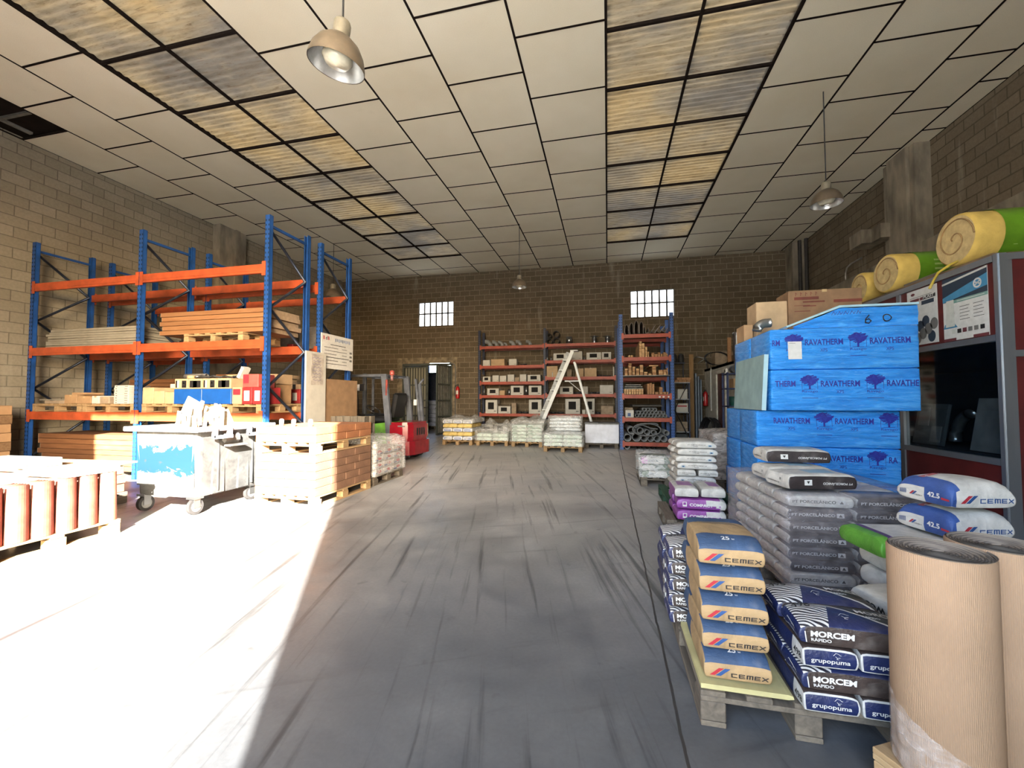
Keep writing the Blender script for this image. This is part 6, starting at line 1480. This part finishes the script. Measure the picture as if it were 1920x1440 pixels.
scrap('white carton slab at the far left of the waste bin', -5.33, 4.70, .93, .34, .26, .14, (.03, -.05, .05), RUBW)
scrap('crushed carton near the waste bin front rim', -4.95, 4.17, .92, .3, .24, .1, (0, -.08, .05), RUBC)
for k in range(9):
    a_ = k*2.4; scrap('small scrap of card standing in the waste bin, %s from left' % OL[k], -5.46+.086*k, 4.335+.0*.05*math.sin(a_), 1.10+.03*math.cos(a_*1.3), .06, .012, .16+.05*(k % 3), (.15*math.sin(a_), .1*math.cos(a_), .2*math.sin(a_)), RUBW if k % 2 else RUBC)
# --- sunlit pallet of roof tiles at front left
TER = mat('terracotta', (160, 84, 64), .75, var=.16, scale=9); TER2 = mat('terracotta_light', (204, 132, 104), .75, var=.14, scale=9)
pallet('wooden pallet under the terracotta roof tiles at front left', -6.02, 2.30, 1.16, 1.0, 0, W_PAL)
pallet('wooden pallet under the roof tiles cut by the left edge', -6.05, 1.20, 1.16, 1.0, 0, W_PAL, full=False)
def roof_tile(lab, x, y, r, h, m, rz, g):
    n = 10; th = .014; pts = [(r*math.sin(a), r*math.cos(a)) for a in [-PI*.33+PI*.66*i/n for i in range(n+1)]]
    vs = []; 
    for z, k in ((0, 1.0), (h, .86)):
        for x_, y_ in pts: vs.append((y_*k, x_*k, z))
        for x_, y_ in pts: vs.append((y_*k*(1-th/r), x_*k*(1-th/r), z))
    q = n+1; fs = []
    for i in range(n): fs += [(i, i+1, 2*q+i+1, 2*q+i), (q+i+1, q+i, 3*q+i, 3*q+i+1), (i+1, i, q+i, q+i+1), (2*q+i, 2*q+i+1, 3*q+i+1, 3*q+i)]
    for i in (0, n): fs.append((i, 2*q+i, 3*q+i, q+i))
    tag(MB().add(vs, fs, 0, None, False).build('clay_tile', m, None, (x, y, PAL_H+.003), (0, 0, rz)), lab, 'clay tile', g)
gt = 'terracotta roof tiles standing on the pallet'
first_tile = None
for c_ in range(6):
    yy = 1.42+.165*c_ if False else 2.385+.166*c_
    for k in range(6):
        lab = 'terracotta roof tile standing in column %s from the front, %s from aisle' % (OL[c_], OL[k])
        r = .094; xx = -4.955-.036*k; 
        if first_tile is None: roof_tile(lab, xx, yy, r, .48, TER, 0, gt); first_tile = bpy.data.objects['clay_tile']
        else:
            o = first_tile.copy(); COL.objects.link(o); o['label'] = lab; o.location = (xx, yy, PAL_H+.003+.0); o.rotation_euler = (0, 0, .03*math.sin(c_*3+k)*0)
            if (c_*2+k) % 5 == 0: o.data = o.data.copy(); o.data.materials[0] = TER2; 
for k in range(3): carton('white wrapped tile block behind the standing roof tiles, %s from front' % OL[k], -5.62, 2.32+.32*k, PAL_H+.003, .74, .3, .46, mat('tile_wrap', (206, 186, 170), .6, var=.08), 0, 'pack', 'wrapped tile blocks behind the roof tiles', False, name='tile_block')
for k in range(4):
    for j in range(5):
        o = first_tile.copy(); COL.objects.link(o); o.location = (-4.98-.036*j, 1.32+.2*k, PAL_H+.003); o['label'] = 'roof tile cut by the left photo edge, row %s, %s from aisle' % (OL[k], OL[j])
carton('sunlit white slab with pencil marks over the roof tiles', -5.2, 2.86, PAL_H+.487, .62, .44, .05, mat('slab_white', (222, 214, 202), .7, var=.05), 0, 'slab', None, False, name='slab', art=lambda A, w, h: None)
A = Flat(); A.line([(.0, .03), (.03, .05), (.0, .06), (.035, .075)], .006, 0); A.line([(.06, .03), (.06, .08), (.085, .075), (.06, .055)], .006, 0); A.line([(-.08, .04), (-.02, .035)], .006, 0)
A.lay('pencil_marks', [I_BLACK], face((.12, .16, .05), (.3, .9, 0), (-.9, .3, 0), (0, 0, 1)), [o for o in bpy.data.objects if o.name == 'slab'][0])
# low loads behind and at the far left
pallet('wooden pallet of brown packs behind the roof tiles, left', -8.5, 3.5, 1.1, .78, 0, W_OLD, full=False)
pallet('wooden pallet of brown packs behind the roof tiles, right', -7.3, 3.5, 1.1, .78, 0, W_OLD, full=False)
BRP = mat('pack_brown', (156, 116, 92), .7, var=.1)
for k in range(2):
    for i in range(3): carton('flat brown pack behind the roof tiles, %s pallet, %s' % (('left', 'right')[k], level(i, 3)), -7.95+1.2*k+.02*math.sin(i*2), 3.52, PAL_H+.002+.115*i, 1.04, .74, .11, BRP, 0, 'pack', 'flat brown packs behind the roof tiles', False, name='tile_pack')
tag(MB().box((0, 0, 0), (1.5, .9, .012)).build('cardboard_sheet', mat('cardboard_sheet', (174, 138, 104), .8), None, (-6.95, 3.96, .511), (.0, 0, .08)), 'brown cardboard sheet lying on the flat packs behind roof tiles', 'cardboard sheet')
tag(MB().box((0, 0, 0), (1.1, .6, .012)).build('cardboard_sheet', CARD2, None, (-7.4, 3.85, .525), (.0, 0, -.1)), 'pale cardboard sheet on the brown sheet behind roof tiles', 'cardboard sheet')
t = thing('basket', 'grey open tray with a dark wire handle behind the roof tiles', 'tray', (-7.6, 3.50, .534), .05)
MB().bb(0, .9, 0, .34, 0, .008).bb(0, .9, 0, .006, 0, .1).bb(0, .006, 0, .34, 0, .1).bb(.894, .9, 0, .34, 0, .1).bb(0, .9, .334, .34, 0, .1).build('tray', I_GREY, t)
MB().tube([(.28, -.01, .02), (.28, -.01, .12), (.33, -.01, .17), (.38, -.01, .12), (.38, -.01, .02)], .008, 6).build('wire_handle', DPIPE, t)
gC = 'crates stacked at the far left'
WDC = wood('crate_wood', (138, 104, 72), (182, 146, 106), 0)
for i in range(8): carton('worn brown crate in the stack at far left edge, %s' % level(i, 8, 'one'), -10.42+.015*math.sin(i*2.3), 4.45, .001+.156*i, .56, .7, .152 if i < 7 else .16, (CARD if i % 3 else WDC), 0, 'crate', gC, False, name='crate')
# --- two pallet loads of brown cartons by the aisle
BRC = mat('brick_carton', (146, 108, 84), .75, var=.12); ORC = mat('carton_orange_print', (186, 122, 82), .7, var=.1)
LX, LY, LW, LD = -4.45, 4.53, .9, 1.26
pallet('wooden pallet under the brown cartons by the aisle', LX, LY, LW, LD, 0, W_PAL)
def layer(desc, z, nx, ny, h, m, g, n_tot, i, flip=False, lab2=None):
    w = LW/nx; d = LD/ny
    for a in range(nx):
        for b in range(ny):
            carton('%s, %s, row %s, %s' % (desc, level(i, n_tot), OL[b], ('left', 'right')[a] if nx == 2 else OL[a]), LX+w*(a+.5), LY+d*b+.003, z, w-.006, d-.008, h-.003, m, 0, 'box', g, False)
for i in range(5): layer('brown carton, lower load by aisle', PAL_H+.002+.104*i, 2, (3, 4)[i % 2], .104, BRC, 'brown cartons in the lower aisle load', 5, i)
zu = PAL_H+.002+.52
pallet('light wooden pallet halfway up the brown carton load', LX, LY+.002, LW, LD-.02, 0, W_PAL, z=zu+.001)
for i in range(2): layer('orange brown carton, upper load', zu+PAL_H+.004+.1*i, 2, (4, 3)[i], .1, ORC, 'orange brown cartons in the upper aisle load', 2, i)
zq = zu+PAL_H+.006+.2
for k, (x, y) in enumerate(((-4.25, 4.75), (-4.02, 4.7), (-3.78, 4.72))): tag(MB().lathe([(0, 0), (.028, 0), (.028, .07), (.018, .085), (0, .085)], 12).build('white_bottle', I_WHITE, None, (x, y, zq)), 'short white bottle on the brown carton load, %s from left' % OL[k], 'bottle', 'white bottles on the carton load')
for k in range(2):
    p_ = pallet('grey wooden pallet standing on edge behind the brown cartons, %s one' % ('front', 'back')[k], 0, 0, .72, 1.04, 0, W_OLD)
    p_.rotation_euler = (PI/2, 0, 0); p_.location = (-5.13+.03*k, 7.1+.16*k, .001)
# --- wrapped red and blue sacks
pallet('wooden pallet under the wrapped red and blue sacks', -4.5, 5.92, .92, .95, 0, W_OLD)
RBS = paper('sack_white_red', (208, 200, 196), .5)
def rb(A): A.disc(0, .055, .075, 0, ry=.032); A.rect(-.16, .0, .008, .034, 1)
def rbl(A): pass
for i in range(4):
    for r_ in range(2):
        t = plain('white sack with red oval in the wrapped aisle load, %s, %s' % (level(i, 4), ('front', 'back')[r_]), .44, .88, .105, -3.83, 5.94+.46*r_ if False else 5.94, .146+.108*i, [RBS], 0, 'bag', 'red and blue sacks in the wrapped load', 380+i*2+r_) if False else None
for i in range(4):
    for k in range(3):
        nm = 'white sack with red and blue print, wrapped aisle load, %s, %s' % (level(i, 4), ('near', 'middle', 'far')[k])
        t = thing('mortar_bag', nm, 'bag', (-3.59, 5.93+.305*k, .146+.106*i), PI/2, 'red and blue sacks in the wrapped aisle load')
        o, F, T, L = bag('sack', .30, .44, .103, 380+i*3+k, [RBS, LIL], None, t, e1=.16, e2=.2); o.location = (.152, .22, 0)
        A = Flat(); A.disc(.02, .06, .06, 0, ry=.028); A.rect(-.13, -.02, .012, .04, 1); A.rect(-.0, .12, .014, .03, 1) if i % 2 else None
        A.lay('printed_mark', [I_RED, INK('print_blue', (64, 82, 156))], F, t).location = (.152, .22, 0)
film('plastic_sheet', .95, 1.0, .62, 'clear wrinkled film round the red and blue sacks by the aisle', (-4.03, 6.40, .147), 0, F_CLEAR, 29, .02, droop=.12, n=16)
for k in range(2): plain('white sack with red print at the far side of wrapped aisle load, %s' % ('lower', 'upper')[k], .4, .85, .2, -4.28, 5.95, .146+.206*k, [RBS], 0, 'bag', None, 396+k)
# --- forklift
FG = mat('forklift_green', (112, 178, 52), .35, spec=.6); FR = mat('forklift_red', (164, 22, 38), .25, spec=.7, var=.08); FK = mat('forklift_dark', (104, 108, 118), .5); FK2 = mat('forklift_black', (26, 26, 28), .45)
t = thing('forklift', 'green and red forklift truck parked before the barred doorway', 'forklift', (-4.18, 8.32, 0), math.radians(-4))
mb = MB()                                                   # counterweight, rounded rear; x runs forwards as -x
def cw(z0, z1, x0, xr, inset=0):
    pts = [(x0, 0+inset), (xr-.16, 0+inset), (xr-.06, .05+inset), (xr, .2), (xr, .82), (xr-.06, .97-inset), (xr-.16, 1.02-inset), (x0, 1.02-inset)]
    n = len(pts); vs = [(a, b, z0) for a, b in pts]+[(a, b, z1) for a, b in pts]
    mb.add(vs, [tuple(range(n))[::-1], tuple(range(n, 2*n))]+[(i, (i+1) % n, n+(i+1) % n, n+i) for i in range(n)])
cw(.14, .44, -.55, .02); cw(.44, .50, -.54, -.04, .01); cw(.50, .80, -.5, -.02); cw(.80, .855, -.48, -.05, .03)
mb.build('counterweight', FR, t)
g2 = MB()
for k in range(4): g2.bb(-.022, -.012, .33+.1*k, .38+.1*k, .56, .72)
g2.build('grille', FK2, t); MB().bb(-.3, -.12, -.004, 0, .76, .79).build('name_plate', I_GREY, t)
MB().prism([(-1.34, .28), (-.52, .28), (-.52, .86), (-.9, .82), (-1.12, .72), (-1.34, .70)], .02, 1.0).build('body', FG, t)
A = Flat(); A.ring(-.72, .60, .022, .012, 0, 8); A.text('m', -.69, .58, .035, 0, bold=.05); A.line([(-1.18, .34), (-1.02, .34), (-1.02, .5), (-1.18, .5), (-1.18, .34)], .006, 0); A.disc(-1.1, .42, .012, 1)
A.lay('emblem', [I_BLACK, I_WHITE], face((0, .02, 0), (1, 0, 0), (0, 0, 1), (0, -1, 0)), t, eps=.004)
MB().bb(-1.4, -.5, .06, .96, .14, .30).build('chassis', FK, t)
def strut(p, q, w_, d_, nm): 
    p, q = Vector(p), Vector(q); D_ = q-p; M_ = Matrix.Translation((p+q)/2) @ D_.to_track_quat('Z', 'Y').to_matrix().to_4x4(); MB().box((0, 0, 0), (w_, d_, D_.length), M=M_, b=.01).build(nm, FK, t)
for y in (.04, .96):
    strut((-.50, y, .28), (-.68, y, 1.90), .08, .14, 'guard_post'); strut((-.30+(.0), y, .85), (-.42, y, 1.86), .05, .06, 'rear_guard_post') if y > .5 else None
    strut((-1.62, y, 1.90), (-.62, y, 1.90), .06, .06, 'guard_rail')
    strut((-1.62, y, .6), (-1.62, y, 1.92), .05, .06, 'front_guard_post')
for k in range(5): strut((-1.55+.22*k, .06, 1.91), (-1.55+.22*k, .94, 1.91), .03, .03, 'guard_bar')
MB().bb(-.78, -.62, .9, 1.0, 1.86, 1.9).build('lamp_bracket', FK, t)
o = MB().lathe([(0, 0), (.05, 0), (.055, .03), (.05, .09), (.02, .11), (0, .11)], 16).build('beacon', mat('beacon_red', (190, 90, 80), .3), t, (-.48, .04, 1.90)); MB().lathe([(0, -.12), (.03, -.12), (.03, 0), (0, 0)], 10).build('beacon_stem', mat('stem_pink', (170, 120, 116), .5), o)
MB().bb(-.62, -.58, -.0, .03, 1.45, 1.8).build('indicator_lamp', mat('beacon_red', (190, 90, 80), .3), t)
MB().box((0, 0, 0), (.44, .5, .12), M=Matrix.Translation((-.92, .5, .9)), b=.03).box((0, 0, .3), (.12, .48, .6), M=Matrix.Translation((-.66, .5, .92)) @ Matrix.Rotation(.2, 4, 'Y'), b=.04).build('seat', FK2, t)
M_ = Matrix.Translation((-1.28, .5, 1.12)) @ Matrix.Rotation(.6, 4, 'Y')
MB().tube([tuple(M_ @ Vector((.17*math.cos(a), .17*math.sin(a), 0))) for a in [2*PI*i/24 for i in range(24)]], .015, 8, closed=True).build('steering_wheel', FK2, t)
MB().bb(-1.45, -1.2, .1, .9, .70, 1.02, b=.04).tube([(-1.32, .5, .95), (-1.28, .5, 1.11)], .025).build('dashboard', FK2, t)
MB().tube([(-1.38, .1, .95), (-1.36, .02, 1.55)], .01, 6).build('mirror_arm', FK2, t)
MB().box((0, 0, 0), (.26, .03, .16), M=Matrix.Translation((-1.28, .0, 1.63)), b=.012).build('mirror', mat('mirror_black', (40, 40, 42), .3), t); MB().bb(-1.40, -1.28, -.02, -.016, 1.56, 1.70).build('mirror_sticker', I_WHITE, t)
MB().bb(-.44, -.36, .905, .925, 1.22, 1.36).build('sticker', I_WHITE, t)
strut((-.22, .99, .7), (-.33, .99, 1.74), .07, .07, 'exhaust_pipe'); MB().tube([(-.33, .99, 1.74), (-.22, .99, 1.86)], .03, 8).build('exhaust_tip', FK, t)
for x, y, r in ((-.36, .06, .22), (-.36, .78, .22), (-1.42, .02, .26), (-1.42, .8, .26)):
    o = MB().cyl((x, y, r+.003), (x, y+.18, r+.003), r, n=28).build('wheel', FK2, t); MB().cyl((x, y-.004, r), (x, y, r), r*.5, n=20).build('hub', HUB, o)
for y in (.2, .76): strut((-1.72, y, .06), (-1.72, y, 2.0), .09, .07, 'mast_rail')
for y in (.28, .66): MB().bb(-2.75, -1.78, y, y+.1, .03, .07).bb(-1.79, -1.74, y, y+.1, .03, .5).build('fork', FK2, t)
MB().bb(-1.79, -1.75, .12, .92, .25, .33).bb(-1.79, -1.75, .12, .92, .5, .58).build('fork_carriage', FK2, t)
